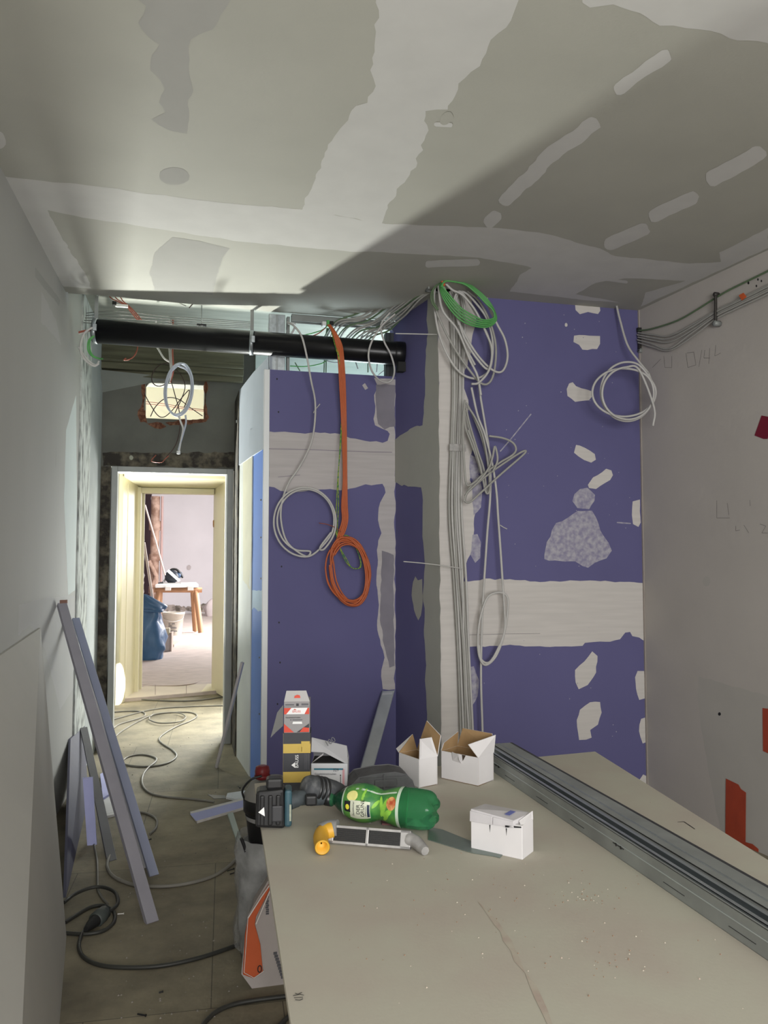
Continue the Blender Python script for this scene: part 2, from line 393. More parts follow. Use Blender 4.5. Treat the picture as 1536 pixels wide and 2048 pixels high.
# left wall
flw, nl = vplane((lx(-2), -2), (lx(5.42), 5.42)); nl = Vector((1, -.0284, 0)).normalized()
wl = MB().prism([(lx(-2), -2.1), (lx(5.42), 5.42), (lx(5.42)-.2, 5.42), (lx(-2)-.2, -2.1)], 0, HO)
wl.prism([(lx(5.42)-.001, 5.42), (-.636, 5.42), (-.624, 5.86), (-.85, 5.86), (-.85, 5.42)], 0, HO, 1)
wl.prism([(-.624, 5.86), (-.604, 6.60), (-.85, 6.60), (-.85, 5.86)], 0, HO, 2)
patches(wl, flw, nl, [
 ([(0,588),(16,600),(40,600),(70,640),(108,690),(112,760),(112,930),(85,1050),(28,1080),(20,900),(28,690),(12,650),(0,630)], 3, .003),
 ([(70,715),(85,706),(92,740),(92,900),(80,1000),(66,1010),(66,820)], 4, .002),
 ([(132,860),(152,790),(154,1000),(150,1180),(136,1190),(128,1000)], 5, .003),
 ([(0,560),(0,420),(18,470),(60,540),(112,640),(122,690),(108,672),(60,620),(30,585)], 4, .004),
 ([(0,395),(8,402),(60,520),(120,600),(118,612),(58,540),(10,435),(0,420)], 3, .003),
 ([(0,1225),(70,1200),(100,1195),(150,1190),(153,1260),(150,1370),(120,1420),(90,1300),(60,1250),(0,1300)], 4, .004)])
lw2 = M('bare board strip', (.345, .345, .32), .8, var=.04, scale=2)
lw3 = M('pale wall filler', (.44, .44, .425), .85, var=.04, scale=3)
lw4 = M('pale cyan wall patch', (.58, .64, .62), .85, var=.04, scale=3)  # paler, slightly cyan patch near the far end of the left wall
struct(wl.build('wall_left', [leftw, roughpl, smoothg, lw2, lw3, lw4]))

# right wall
frw, nr = vplane(rA, rB)
wr = MB().prism([rA, rB, (rB[0]+.2, rB[1]), (rA[0]+.2, 5.0), (rA[0], 5.0)], 0, H+.04)
rw2 = M('pale scraped plaster', (.42, .40, .37), .85, var=.05, scale=4)
rw3 = M('soot stain', (.15, .13, .11), .95, col2=(.33, .31, .285), cmin=.3, cmax=.62, scale=30)
patches(wr, frw, nr, [
 ([(1397,1352),(1460,1370),(1536,1392),(1640,1420),(1640,1720),(1536,1720),(1440,1660),(1410,1500),(1395,1400)], 1, .004),
 (ell(1413,1163,8,10), 1, .002), (ell(1439,1428,3,3.5), 3, .0005),
 (ell(1497,566,2,3), 3, .0003), (ell(1516,559,1.6,2.5), 3, .0003), (ell(1523,562,1.6,2.5), 3, .0003), (ell(1513,572,1.6,2.5), 3, .0003)])
rnd = random.Random(5)
def stroke(mb, f, n, pts, w, mi):
    P = [f(x, y)+n*.0012 for x, y in pts]
    for p, q in zip(P, P[1:]):
        d = (q-p).normalized().cross(n)*w; mb.poly([p-d, p+d, q+d, q-d], mi)
for s in ([(1305,735),(1322,718)],[(1328,712),(1330,735),(1344,735),(1344,712)],[(1372,706),(1376,735),(1392,730),(1388,704),(1374,706)],[(1398,734),(1404,700)],[(1410,700),(1408,716),(1420,716)],[(1420,696),(1418,728)],[(1432,690),(1430,712),(1442,706)],
          [(1434,1001),(1434,1036),(1460,1036)],[(1455,1006),(1458,1030)],[(1500,1000),(1501,1012)],[(1472,1052),(1472,1062),(1480,1060)],[(1488,1050),(1498,1066)],[(1520,1048),(1532,1052),(1524,1066),(1536,1066)]):
    stroke(wr, frw, nr, s, .0012, 2)
struct(wr.build('wall_right', [rightw, rw2, inkP, ink]))
rb = MB()
for x, w_ in ((1288, .008), (1292.5, .004)):
    pp = at_y(x, 1100, YC-.01)
    rb.box(pp.x-w_, pp.x+w_, YC-.012, YC, 0, H)
struct(rb.build('trim_1', M('corner plaster bead', (.36, .32, .29), .8, var=.1)))

# rear wall with window opening
wr_ = MB().box(-1.1, .3, -2.15, -2.0, 0, H); wr_.box(2.4, 3.6, -2.15, -2.0, 0, H)
wr_.box(.3, 2.4, -2.15, -2.0, 0, .75); wr_.box(.3, 2.4, -2.15, -2.0, 2.35, H)
struct(wr_.build('wall_rear', rightw))

# back wall of the corridor with door opening and broken hole
def py_(px, py): p = at_y(px, py, YB); return p.x, p.z
dx0 = py_(221, 1100)[0]; dx1 = py_(465, 1100)[0]; dz = py_(340, 936)[1]
hx0, hz1 = py_(289, 757); hx1, hz0 = py_(409, 841)
Y0, Y1 = YB, YB+.32
wb = MB()
wb.box(-.85, dx0-.01, Y0, Y1, 0, dz, 1); wb.box(dx1+.01, 2.8, Y0, Y1, 0, dz, 1)
wb.box(-.85, 2.8, Y0, Y1, dz, hz0); wb.box(-.85, hx0, Y0, Y1, hz0, hz1); wb.box(hx1, 2.8, Y0, Y1, hz0, hz1); wb.box(-.85, 2.8, Y0, Y1, hz1, 3.5)
fb = lambda x, y: at_y(x, y, YB)
patches(wb, fb, (0, -1, 0), [
 ([(283,768),(290,752),(300,757),(289,760),(289,842),(280,845),(276,830),(284,800)], 2, .010),
 ([(278,822),(292,820),(296,842),(330,850),(322,856),(300,852),(280,842)], 2, .012),
 ([(330,842),(409,838),(410,757),(404,752),(414,756),(412,790),(410,800),(418,835),(412,846),(380,850),(340,851)], 2, .010),
 ([(290,757),(300,750),(330,746),(350,752),(400,752),(409,757)], 3, .006),
 ([(292,748),(300,742),(420,752),(416,757),(350,750)], 4, .004),
 ([(205,905),(468,905),(468,936),(205,932)], 1, .006),
(ell(262,915,4,5), 4, .003)])
struct(wb.build('wall_back', [backw, masonry, brick, M('black hole rim', (.03, .028, .024), .9), M('pale old paint', (.34, .34, .27), .8, var=.15, scale=8)]))
# old moulded lintel high on the corridor wall
lt = MB()
zb = [at_y(300, y, YB-.1).z for y in (752, 741, 728, 722, 700, 694)]
lt.box(-.62, .46, YB-.05, YB, zb[0], zb[1]); lt.box(-.62, .46, YB-.10, YB, zb[1], zb[2]); lt.box(-.62, .46, YB-.13, YB, zb[2], zb[3]); lt.box(-.62, .46, YB-.10, YB, zb[3], HO)
struct(lt.build('trim_2', oldbeam, bev=.004))
lg = MB(); _p = [Vector((-.62, YB-.004, zb[0]+.02)), Vector((-.05, YB-.004, zb[0]+.02)), Vector((-.62, YB-.004, zb[0]-.13)), Vector((-.62, YB-.14, zb[0]+.02))]
lg.add(_p, [(0, 1, 2), (0, 3, 1), (0, 2, 3), (1, 3, 2)])
struct(lg.build('trim_3', M('grey cove plaster', (.22, .23, .21), .85)))

# steel door frame of the first doorway
df = thing('door_1', ((dx0+dx1)/2, YB, 0), 'grey steel frame of the doorway at the corridor end', 'door frame'); df['kind'] = 'structure'
del df['category']
ix0 = py_(233, 1100)[0]; ix1 = py_(452, 1100)[0]; iz = py_(340, 947)[1]
cx = (dx0+dx1)/2
m = MB(); m.box(dx0-cx, ix0-cx, -.035, .10, 0, dz); m.build('left_jamb', steelw, df, bev=.003)
m = MB(); m.box(ix1-cx, dx1-cx, -.035, .10, 0, dz); m.box(ix1-cx-.006, ix1-cx+.006, .02, .10, 0, iz, 1); m.build('right_jamb', [steelw, M('pale frame rebate', (.62, .62, .60), .5)], df, bev=.002)
m = MB(); m.box(ix0-cx, ix1-cx, -.035, .10, iz, dz); m.build('head_jamb', steelw, df, bev=.003)

# hall
wh = MB().box(-3.0, -2.9, YB+.3, 8.4, 0, 3.5); wh.box(2.0, 2.1, YB+.3, 8.4, 0, .8); wh.box(2.0, 2.1, YB+.3, 8.4, 2.6, 3.5)
struct(wh.build('wall_hall', creamw))
# second wall with splayed panelled reveal
W0, W1 = 8.40, 8.95
cl0 = at_y(246, 1100, W0).x; cl1 = at_y(279, 1100, W1).x; cr0 = at_y(457, 1100, W0).x; cr1 = at_y(427, 1100, W1).x
zt0 = at_y(350, 956, W0).z; zt1 = at_y(350, 977, W1).z
w2 = MB()
w2.prism([(-3, W0), (cl0-.09, W0), (cl0-.09, W1+.1), (-3, W1+.1)], 0, 3.5); w2.prism([(cr0+.09, W0), (2.8, W0), (2.8, W1+.1), (cr0+.09, W1+.1)], 0, 3.5)
w2.box(cl0-.09, cr0+.09, W0, W1+.1, zt0+.09, 3.5)
struct(w2.build('wall_hall', creamw))
d2 = thing('door_2', ((cl0+cr0)/2, W0, .1), 'cream panelled casing and reveal of the doorway into the bright far room', 'door casing'); d2['kind'] = 'structure'; del d2['category']
c_ = Vector(((cl0+cr0)/2, W0, .1))
def L2(p): return (p[0]-c_.x, p[1]-c_.y)
m = MB(); m.prism([L2(p) for p in ((cl0-.09, W0-.03), (cl0-.005, W0-.03), (cl0, W0), (cl1, W1), (cl1, W1+.12), (cl0-.09, W1+.12))], -.1, zt0-.1+.005)
m.prism([L2(p) for p in ((cl0-.045, W0-.05), (cl0-.012, W0-.05), (cl0-.012, W0-.03), (cl0-.045, W0-.03))], -.1, zt0+.0)
m.prism([L2(p) for p in ((cl1-.03, W1-.10), (cl1+.012, W1-.10), (cl1+.018, W1+.0), (cl1-.02, W1+.0))], -.09, zt1-.1)
m.prism([L2(p) for p in ((cl0+.02, W0+.12), (cl0+.035, W0+.125), (cl0+.045, W0+.20), (cl0+.03, W0+.20))], -.09, zt1-.1)
m.prism([L2(p) for p in ((cl1+.0, W1+.02), (cl1+.045, W1+.02), (cl1+.045, W1+.10), (cl1, W1+.12))], -.09, zt1-.1)
m.build('left_reveal', cream, d2, bev=.004)
m = MB(); m.prism([L2(p) for p in ((cr0+.09, W0-.03), (cr0+.09, W1+.12), (cr1, W1+.12), (cr1, W1), (cr0, W0), (cr0+.005, W0-.03))], -.09, zt0-.1+.005)
m.build('right_reveal', cream, d2, bev=.004)
m = MB(); m.hexa([(*L2((cl0, W0)), zt0-.1), (*L2((cr0, W0)), zt0-.1), (*L2((cr1, W1)), zt1-.1), (*L2((cl1, W1)), zt1-.1)],
                 [(*L2((cl0-.09, W0-.03)), zt0), (*L2((cr0+.09, W0-.03)), zt0), (*L2((cr0, W1+.12)), zt0), (*L2((cl0, W1+.12)), zt0)])
m.box(cl0-.09-c_.x, cr0+.09-c_.x, -.05, -.03, zt0-.07, zt0-.01)
m.box(cl1+.0-c_.x, cr1-c_.x, W1-W0-.05, W1-W0+.08, zt1-.16, zt1-.1)
m.build('head_reveal', cream, d2, bev=.003)
m = MB(); hp = at_y(427, 1051, W1); m.lathe([(.008, -.02), (.012, 0), (.012, .05), (.006, .06)], seg=12, o=(hp.x-c_.x+.004, hp.y-c_.y, hp.z-.1), ax=(0, 0, 1)); m.build('strike_plate', M('dull brass', (.35, .2, .1), .4, .8), d2)

# far room
fw = MB().box(-3.4, 3.2, 20.0, 20.2, 0, 3.5); fw.box(3.1, 3.2, 9.0, 20, 0, .9); fw.box(3.1, 3.2, 9.0, 20, 3.0, 3.5); fw.box(-3.4, -3.3, 9.0, 20, 0, 3.5)
f3 = lambda x, y: at_y(x, y, 20.0)
patches(fw, f3, (0, -1, 0), [([(322,1212),(340,1210),(380,1214),(410,1208),(430,1214),(430,1224),(380,1222),(322,1222)], 1, .02),
  ([(288,1240),(288,960),(303,960),(303,1200),(322,1215),(322,1240)], 2, .02), (ell(378,1135,4,5), 3, .01)], base=.01)
struct(fw.build('wall_far', [farwall, M('bare brick strip', (.10, .085, .07), .95, col2=(.35, .30, .27), scale=6), M('painted recess shade', (.03, .015, .02), .9), M('grey smudge', (.4, .36, .36), .9)]))  # recess is a flat dark patch, its shade put into the wall colour

# ------------------------------------------------------------------ purple partition (front board A, side leaf)
pa = lambda x, y: at_y(x, y, YA)
xl = at_y(537, 1100, YA).x; xr = 1.318; ztop = (at_y(537, 739, YA).z+at_y(773, 752, YA).z)/2
wa = MB().box(xl, xr, YA, YA+.025, 0, ztop)
patches(wa, pa, (0, -1, 0), [
 ([(538,863),(580,864),(600,867),(640,865),(680,868),(700,876),(740,882),(765,885),(776,882),(779,868),(775,862),(752,850),(748,838),(751,812),(748,790),(754,770),(748,757),(790,759),(790,1378),(765,1378),(762,1340),(770,1315),(768,1300),(760,1290),(755,1260),(757,1210),(752,1160),(757,1120),(755,1080),(764,1066),(757,1040),(760,1005),(772,985),(770,975),(765,968),(720,971),(700,978),(660,980),(640,977),(600,984),(560,983),(548,976),(538,973)], 1, .005),
 ([(752,768),(790,770),(790,852),(770,858),(756,848),(753,820)], 2, .004),
 ([(764,1100),(788,1110),(788,1330),(780,1335),(768,1290),(760,1240),(762,1150)], 2, .005),
 ([(724,770),(730,766),(736,776),(730,780)], 1, .002)])
stroke(wa, pa, Vector((0, -1.6, 0)), [(538, 897.5), (640, 900), (740, 904), (784, 904.5)], .0016, 3)
stroke(wa, pa, Vector((0, -1.6, 0)), [(556, 954), (600, 950)], .0012, 3)
for x, y in ((554,758),(557,824),(563,1133),(560,1325),(555,1408),(558,1245)): wa.poly([pa(*q)+Vector((0, -.001, 0)) for q in ell(x, y, 1.6, 2, 8)], 4)
struct(wa.build('wall_partition', [purple, M('dimmed white filler', (.50, .47, .465), .85, var=.08, scale=5, stretch=(.6, .6, 9)), M('thin grey filler', (.24, .225, .26), .85, var=.15, scale=6), M('tape seam', (.30, .27, .31), .8), ink]))  # front filler is the white filler darkened for the dimmer light here

# side of the partition: leaf, recess board and header
ws = MB()
ws.prism([(.457, 5.45), (.410, 6.02), (.44, 6.02), (.49, 5.45)], 0, 2.14)
ws.prism([(.505, YA+.025), (.463, 5.46), (.50, 5.5), (.53, YA+.025)], 0, 2.14, 1)
ws.prism([(xl-.001, YA-.003), (.455, 5.40), (.405, 6.02), (.53, 6.02), (.53, YA+.015), (xl-.001, YA+.015)], 2.135, 2.70, 2)
ws.box(.40, .53, 6.02, YB, 0, 2.7, 3)
fs_, ns_ = vplane((.43, 5.02), (.405, 6.02)); ns_ = Vector((-1, 0, 0))
fN, nN = vplane((.505, YA+.025), (.463, 5.46))
patches(ws, fN, nN, [([(504,1180),(529,1182),(529,1222),(515,1222),(508,1214),(504,1220)], 4, .003)])
for y in (1000, 1075, 1157, 1315, 1428, 1548): ws.poly([fN(*q)+nN*.001 for q in ell(522 if y < 1200 else 519, y, 1.3, 2, 8)], 5)
fh, nh = vplane((xl, YA-.003), (.455, 5.40))
patches(ws, fh, nh, [([(497,893),(500,860),(512,850),(520,820),(530,830),(536,800),(538,897),(505,900)], 2, .004)])
patches(ws, vplane((.457, 5.45), (.410, 6.02))[0], ns_, [([(486,890),(500,840),(504,900),(503,1100),(500,1180),(486,1160)], 6, .004)])
struct(ws.build('wall_partition', [M('painted board leaf', (.58, .60, .57), .7, var=.06, scale=4), coolpur, M('blue grey filler', (.36, .40, .45), .8, var=.06, scale=3), masonry, M('light blue filler', (.42, .56, .70), .8), ink, M('cream filler', (.60, .58, .44), .8, var=.06)]))
cb = MB().box(xl-.035, xl, YA-.002, YA+.03, 0, ztop)
struct(cb.build('trim_4', M('white corner bead', (.66, .68, .68), .5, .2, var=.08, stretch=(1, 1, .3)), bev=.002))

# chase B + wall C
fB, nB = vplane((1.312, 4.90), (1.406, YC))
wB = MB().prism([(1.312, 4.93), (1.406, YC+.001), (1.47, YC+.06), (1.40, 5.1), (1.33, 5.1)], 0, H)
patches(wB, fB, nB, [
 ([(876,570),(858,575),(853,640),(856,665),(852,700),(850,760),(850,790),(845,850),(820,858),(800,872),(789,880),(789,965),(800,970),(842,975),(846,1000),(844,1050),(849,1130),(846,1190),(850,1230),(848,1260),(852,1330),(850,1360),(855,1440),(858,1700),(884,1700)], 1, .006),
 ([(826,1165),(831,1152),(836,1162),(844,1158),(846,1195),(842,1230),(837,1240),(828,1220),(823,1190)], 1, .004)])
struct(wB.build('wall_chase', [purple, M('grey green filler', (.40, .40, .36), .85, var=.05, scale=5)]))
fC = lambda x, y: at_y(x, y, YC)
wC = MB().box(1.406, 2.76, YC, YC+.10, 0, H)
P = []
P.append(([(875,560),(935,570),(945,612),(952,640),(941,700),(925,760),(935,800),(935,850),(945,900),(940,960),(950,1000),(948,1060),(943,1110),(930,1130),(928,1165),(932,1290),(940,1330),(945,1360),(945,1440),(945,1720),(880,1720)], 1, .006))
P.append(([(928,1164),(980,1158),(1040,1160),(1080,1165),(1150,1161),(1230,1163),(1287,1166),(1291,1270),(1287,1282),(1278,1276),(1265,1272),(1260,1263),(1250,1265),(1240,1280),(1170,1286),(1165,1291),(1120,1292),(1070,1294),(1030,1290),(928,1294)], 1, .004))
for q in ([(1150,608),(1200,611),(1201,622),(1196,628),(1176,624),(1160,628),(1152,620)], [(1148,671),(1199,672),(1200,688),(1194,698),(1165,699),(1158,690),(1147,684)],
          [(1138,766),(1146,764),(1152,772),(1185,783),(1187,788),(1178,800),(1150,804),(1134,792),(1133,778)], [(1152,890),(1160,890),(1190,908),(1192,920),(1182,926),(1168,920),(1147,905)],
          [(1212,938),(1222,941),(1225,950),(1220,960),(1192,978),(1178,976),(1176,970),(1186,955)], [(1265,1002),(1280,999),(1281,1045),(1277,1053),(1267,1048),(1264,1030)],
          [(1275,1342),(1288,1342),(1291,1375),(1290,1398),(1278,1400),(1272,1378),(1271,1355)], [(1282,1437),(1291,1435),(1292,1484),(1285,1487),(1277,1462)],
          [(1184,1303),(1195,1312),(1192,1345),(1175,1370),(1158,1378),(1151,1365),(1150,1340),(1168,1322)], [(1180,1404),(1200,1404),(1203,1425),(1195,1448),(1180,1460),(1183,1475),(1172,1480),(1158,1480),(1153,1440),(1160,1420)],
          [(1278,1560),(1286,1549),(1292,1552),(1294,1580),(1284,1575)], [(960,591),(976,592),(975,602),(966,600)]):
    P.append((q, 1, .003))
P.append(([(1160,978),(1175,975),(1190,990),(1189,1002),(1178,1018),(1155,1016),(1144,1002),(1148,988)], 2, .003))
P.append(([(1155,1022),(1183,1022),(1192,1036),(1200,1060),(1218,1085),(1222,1100),(1212,1115),(1190,1126),(1176,1135),(1165,1133),(1150,1125),(1120,1122),(1088,1118),(1090,1108),(1095,1085),(1104,1060),(1112,1046),(1135,1036)], 2, .006))
P += [([(945,950),(958,950),(963,975),(962,1015),(948,1030),(944,1000)], 2, .003), ([(945,1070),(955,1068),(962,1085),(960,1115),(950,1126),(942,1110)], 2, .003),
      ([(940,1335),(948,1332),(957,1360),(955,1392),(944,1412)], 2, .003), ([(940,910),(960,915),(966,940),(950,962),(940,955)], 2, .006),
      (ell(1132,650,3,4,8), 1, .002), (capsule(1233,1045,1262,1047,2.5), 2, .001)]
patches(wC, fC, (0, -1, 0), P)
stroke(wC, fC, Vector((0, -1.6, 0)), [(1000, 903), (1020, 880), (1062, 828)], .0022, 2)
stroke(wC, fC, Vector((0, -1.4, 0)), [(930, 1270), (1000, 1268), (1080, 1267)], .0006, 3)
rnd = random.Random(3)
for k in range(46):
    x, y = rnd.uniform(955, 1270), rnd.uniform(620, 1480); wC.poly([fC(*q)+Vector((0, -.0009, 0)) for q in ell(x, y, rnd.uniform(.5, 1.3), rnd.uniform(.5, 1.3), 6)], 2)
struct(wC.build('wall_end', [purple, plasterW, thin, inkG]))

# bathroom shell behind the partition
bt = MB().box(2.7, 2.8, YC+.1, YB, 0, HO); bt.box(.56, 2.7, YB-.03, YB, 0, HO, 0)
struct(bt.build('wall_bathroom', M('pale green washed wall', (.62, .70, .66), .8, var=.12, scale=4, stretch=(.5, 1, 5))))

# steel framing above the partition
st = MB()
def stud_c(mb, x0, x1, y0, d, z0, z1, mi=0, t=.0015):
    mb.box(x0, x1, y0, y0+t, z0, z1, mi); mb.box(x0, x0+t, y0, y0+d, z0, z1, mi); mb.box(x1-t, x1, y0, y0+d, z0, z1, mi)
    mb.box((x0+x1)/2-.006, (x0+x1)/2-.002, y0-.001, y0, z0, z1, mi+1); mb.box((x0+x1)/2+.002, (x0+x1)/2+.006, y0-.001, y0, z0, z1, mi+1)
xa = at_y(538.5, 700, YA).x; xb = at_y(571, 700, YA).x
stud_c(st, xa, xb, YA+.026, .05, ztop-.3, 2.965)
o = st.build('steel_stud', [zinc, zinc2]); tag(o, 'upright galvanised stud standing above the top of the purple partition', 'steel stud')
st = MB(); xa = at_y(575, 700, YA).x; stud_c(st, xa, xa+.018, YA+.04, .04, ztop-.2, 2.96)
o = st.build('steel_stud', [zinc2, zinc2]); tag(o, 'narrow steel edge profile just right of the upright stud over the partition', 'steel stud')
st = MB(); xa = at_y(774, 700, YA).x; stud_c(st, xa, 1.315, YA+.03, .05, ztop-.2, 2.9)
o = st.build('steel_stud', [M('dark stud', (.06, .065, .07), .5, .4), zdark]); tag(o, 'dark upright stud in the corner right of the open gap above the partition', 'steel stud')
tr = MB(); p = at_y(583, 629, YA+.05); q = at_y(705, 652, YA+.05)
tr.box(p.x, q.x+.35, YA+.03, YA+.034, q.z, p.z-.002); tr.box(p.x, q.x+.35, YA+.03, YA+.085, p.z-.004, p.z-.002); tr.box(p.x, q.x+.35, YA+.08, YA+.085, q.z, p.z)
o = tr.build('steel_track', [zinc2]); tag(o, 'horizontal steel head track under the ceiling above the partition gap', 'steel track')
ORD = ['first', 'second', 'third', 'fourth', 'fifth', 'sixth', 'seventh', 'eighth', 'ninth', 'tenth', 'eleventh', 'twelfth', 'thirteenth']
# ------------------------------------------------------------------ cables
def cable(name, pts, r, mat, label, cat='cable', group=None, per=8, seg=7):
    o = MB().tube(catmull(pts, per), r, seg=seg).build(name, mat)
    return tag(o, label, cat, group)
def W(y, *pp, f=None): return [at_y(a, b, y) for a, b in pp]
def WP(off, *pp):      # hangs in front of the black pipe, then falls back towards the wall
    return [at_y(a, b, (4.84 if b < 650 else 4.76 if b < 660 else 4.715 if b < 752 else 4.75 if b < 800 else 4.80)+off) for a, b in pp]
def loops(cx, cy, rx, ry, n, y, a0=0, jit=4, rot=0, seed=1, steps=12, dy=.008):
    rnd = random.Random(seed); out = []
    for i in range(n):
        jx, jy, kx, ky = (rnd.uniform(-jit, jit) for _ in range(4))
        for k in range(steps):
            t = a0+2*math.pi*k/steps; x = (rx+kx)*math.cos(t); yy = (ry+ky)*math.sin(t)
            out.append(at_y(cx+jx+x*math.cos(rot)-yy*math.sin(rot), cy+jy+x*math.sin(rot)+yy*math.cos(rot), y-dy*i-.002*k/steps))
    return out

# white cable and coil hanging on the left of the purple partition
pts = WP(0, (575,645),(588,652),(603,672),(613,710),(622,760),(630,800),(630,840),(624,880),(612,910),(595,940),(578,965),(565,1000),(562,1040),(575,1085),(610,1112)) + loops(614,1045,58,66,2,4.80,math.pi*.45,5,seed=4)+W(4.78,(640,1095),(662,1065))
cable('hanging_cable', pts, .0060, cabW, 'white cable coil hanging on the left of the purple partition')
cable('cable_tie', W(4.815,(627,826),(630,820),(640,808)), .003, cabW, 'short white cable tie tail on the thin cable above the coil', 'cable tie')
# orange bundle
rnd = random.Random(8)
for i in range(5):
    o = (i-2)*2.6
    pts = WP(-.004*i, (658+o*.4,650),(668+o*.7,662+i),(678+o,690),(682+o,720),(685+o,770),(688+o*.8,850),(690+o*.6,950),(689+o,1010),(690+o,1040),(682+o,1068))
    pts += loops(700+rnd.uniform(-3,3), 1142+rnd.uniform(-3,3), 38+rnd.uniform(-4,5), 62+rnd.uniform(-3,5), 2, 4.785-.004*i, math.pi*1.25, 3, rot=-.16, seed=i+20, dy=.006)
    cable('orange_cable', pts, .0052, cabO, ORD[i]+' orange cable from the left in the coiled bundle on the purple partition', group='orange coil cables', per=6)
for i in range(2):
    o = i*4
    pts = WP(.0, (660,652),(670+o,690),(680,730),(684,800),(682-o*.3,880),(676+o*.2,950),(673+o,1010),(671+o,1050),(676,1085),(690+o,1120),(705,1136),(720+o*.4,1134),(718,1110),(700,1075),(682,1070))
    cable('earth_wire', pts, .003, cabYG, ('left', 'right')[i]+'-hand yellow green earth wire beside the orange bundle', group='earth wires by the orange coil')
cable('red_wire', W(4.79,(638,1046),(655,1049),(672,1056),(682,1064)), .0025, cabR, 'short red wire end poking left out of the orange coil top', 'wire')
# loop cable below the grey bundle
cable('looped_cable', [at_y(790,628,4.6),at_y(765,650,4.62),at_y(745,680,4.66),at_y(737,710,4.68),at_y(744,742,4.70),at_y(762,762,4.73),at_y(782,762,4.73),at_y(789,740,4.70),at_y(782,710,4.68),at_y(768,682,4.66),at_y(762,650,4.64),at_y(780,625,4.6)], .0060, cabW, 'white cable loop drooping over the right end of the black pipe')
# grey bundle from the gap to the ceiling box
rnd = random.Random(2)
for i in range(13):
    u = i/12
    s0 = at_y(664+84*u+rnd.uniform(-4,4), 644+28*u+rnd.uniform(-3,3), 4.87-.03*rnd.random())
    m1 = at_y(716+62*u, 630+30*u+rnd.uniform(-4,4), 4.80)
    m2 = at_y(776+34*u, 594+38*u+rnd.uniform(-5,5), 4.60)
    m3 = at_y(832+12*u, 567+30*u+rnd.uniform(-4,4), 4.38)
    e = at_y(868+10*u, 562+16*u, 4.29)
    cable('grey_cable', [at_y(640+70*u, 692+8*u, 5.15), s0, m1, m2, m3, e], .0056, cabG if i % 4 else cabGd, ORD[i]+' cable from the top left in the grey bundle under the ceiling', group='grey bundle cables', per=7)
# vertical bundle on the column
rnd = random.Random(12)
YV = 4.285
xs = [(898,905,902,899,908,916,922),(904,909,907,904,912,921,927),(910,913,911,909,916,926,932),(916,918,916,914,920,931,937),(922,922,921,919,926,934,941),(928,926,925,924,931,938,946),(902,907,905,906,914,918,925),(914,920,919,917,924,929,938)]
ys = (600, 760, 880, 1020, 1150, 1300, 1462)
for i, row in enumerate(xs):
    pts = [at_y(878+i*2, 575, 4.27)]+[at_y(x+rnd.uniform(-1.2,1.2), y, YV-.008*(i % 3)) for x, y in zip(row, ys)]+[at_y(row[-1]+4, 1600, 4.29)]
    cable('column_cable', pts, .0065, cabW if i % 2 else cabG, ORD[i]+' cable in the bundle strapped down the white column', group='cables down the column')
tag(MB().box(*[at_y(x, 893, 4.262).x for x in (899, 932)], 4.258, 4.264, at_y(910, 902, 4.26).z, at_y(910, 888, 4.26).z).build('cable_strap', silver), 'thin band strapping the cables to the column', 'cable strap')
cable('cable_tie', [at_y(807,1123,4.22), at_y(860,1128,4.24), at_y(925,1137,4.26)], .003, cabW, 'long white cable tie tail sticking out left at mid height of the column', 'cable tie')
cable('cable_tie', [at_y(791,667,4.4), at_y(835,668,4.36), at_y(874,669,4.32)], .0035, cabW, 'white cable tie tail sticking left beside the black pipe end', 'cable tie')
# big hanging white loops at the ceiling box
def free(name, pp, y, r, mat, label, group=None, cat='cable'):
    return cable(name, [at_y(a, b, y+(c[0] if c else 0)) for a, b, *c in pp], r, mat, label, cat, group)
big = [
 [(872,565),(868,600),(876,660),(895,710),(920,745),(950,757),(975,745),(984,720),(985,680),(975,640),(955,610),(930,585),(915,590),(912,620),(925,680),(950,730)],
 [(872,562),(866,598),(880,640),(905,690),(935,735),(965,768),(985,755),(992,700),(982,650),(960,605),(935,582)],
 [(880,568),(900,600),(925,660),(955,710),(985,740),(1005,742),(1015,715),(1010,680),(995,650),(985,630),(970,600),(940,575)],
 [(885,570),(910,620),(930,680),(960,725),(978,738),(984,710),(975,670),(958,640),(935,600),(918,583),(908,605),(918,650)],
 [(876,566),(885,620),(915,660),(940,720),(955,752),(962,790)],
 [(890,566),(905,580),(925,590),(950,620),(972,665),(984,700),(978,740),(958,765),(943,768)]]
for i, b in enumerate(big):
    free('hanging_loop', b, 4.22-.012*i, .0066, cabW if i != 1 else cabG, ['large white loop hanging furthest left and lowest from the ceiling box', 'grey loop hanging close inside the largest loop under the ceiling box', 'white loop swinging furthest right of the column below the green loops', 'white loop hanging in the middle below the green loops', 'white cable drooping straight from the ceiling box to the kinked loops', 'white loop with the rounded upper bend under the green loops'][i], 'white loops under the ceiling box')
for i in range(5):
    o = i*2.4
    free('green_cable', [(a0+(a1-a0)*i/4, b0+(b1-b0)*i/4) for (a0, b0), (a1, b1) in zip([(882,566),(880,576),(888,599),(905,624),(926,643),(953,653),(978,653),(992,641),(990,625),(978,603),(957,582),(926,561),(905,557),(888,560),(880,570)],
      [(886,566),(886,574),(901,593),(922,616),(947,632),(968,640),(986,637),(989,629),(984,618),(972,607),(953,587),(930,569),(905,563),(890,563),(882,574)])], 4.14-.01*i, .0048, cabGn, ('outermost', 'second outermost', 'middle', 'second innermost', 'innermost')[i]+' bright green cable loop below the ceiling box', 'green loops under the ceiling box')
for i in range(2):
    free('green_cable', [(884,563),(868,575+i*2),(862+i*4,590),(864+i*4,605),(874+i*3,620)], 4.15, .0045, cabGd, ('outer', 'inner')[i]+' dusty green cable end curling down left of the ceiling box', 'green cable ends left of the box')
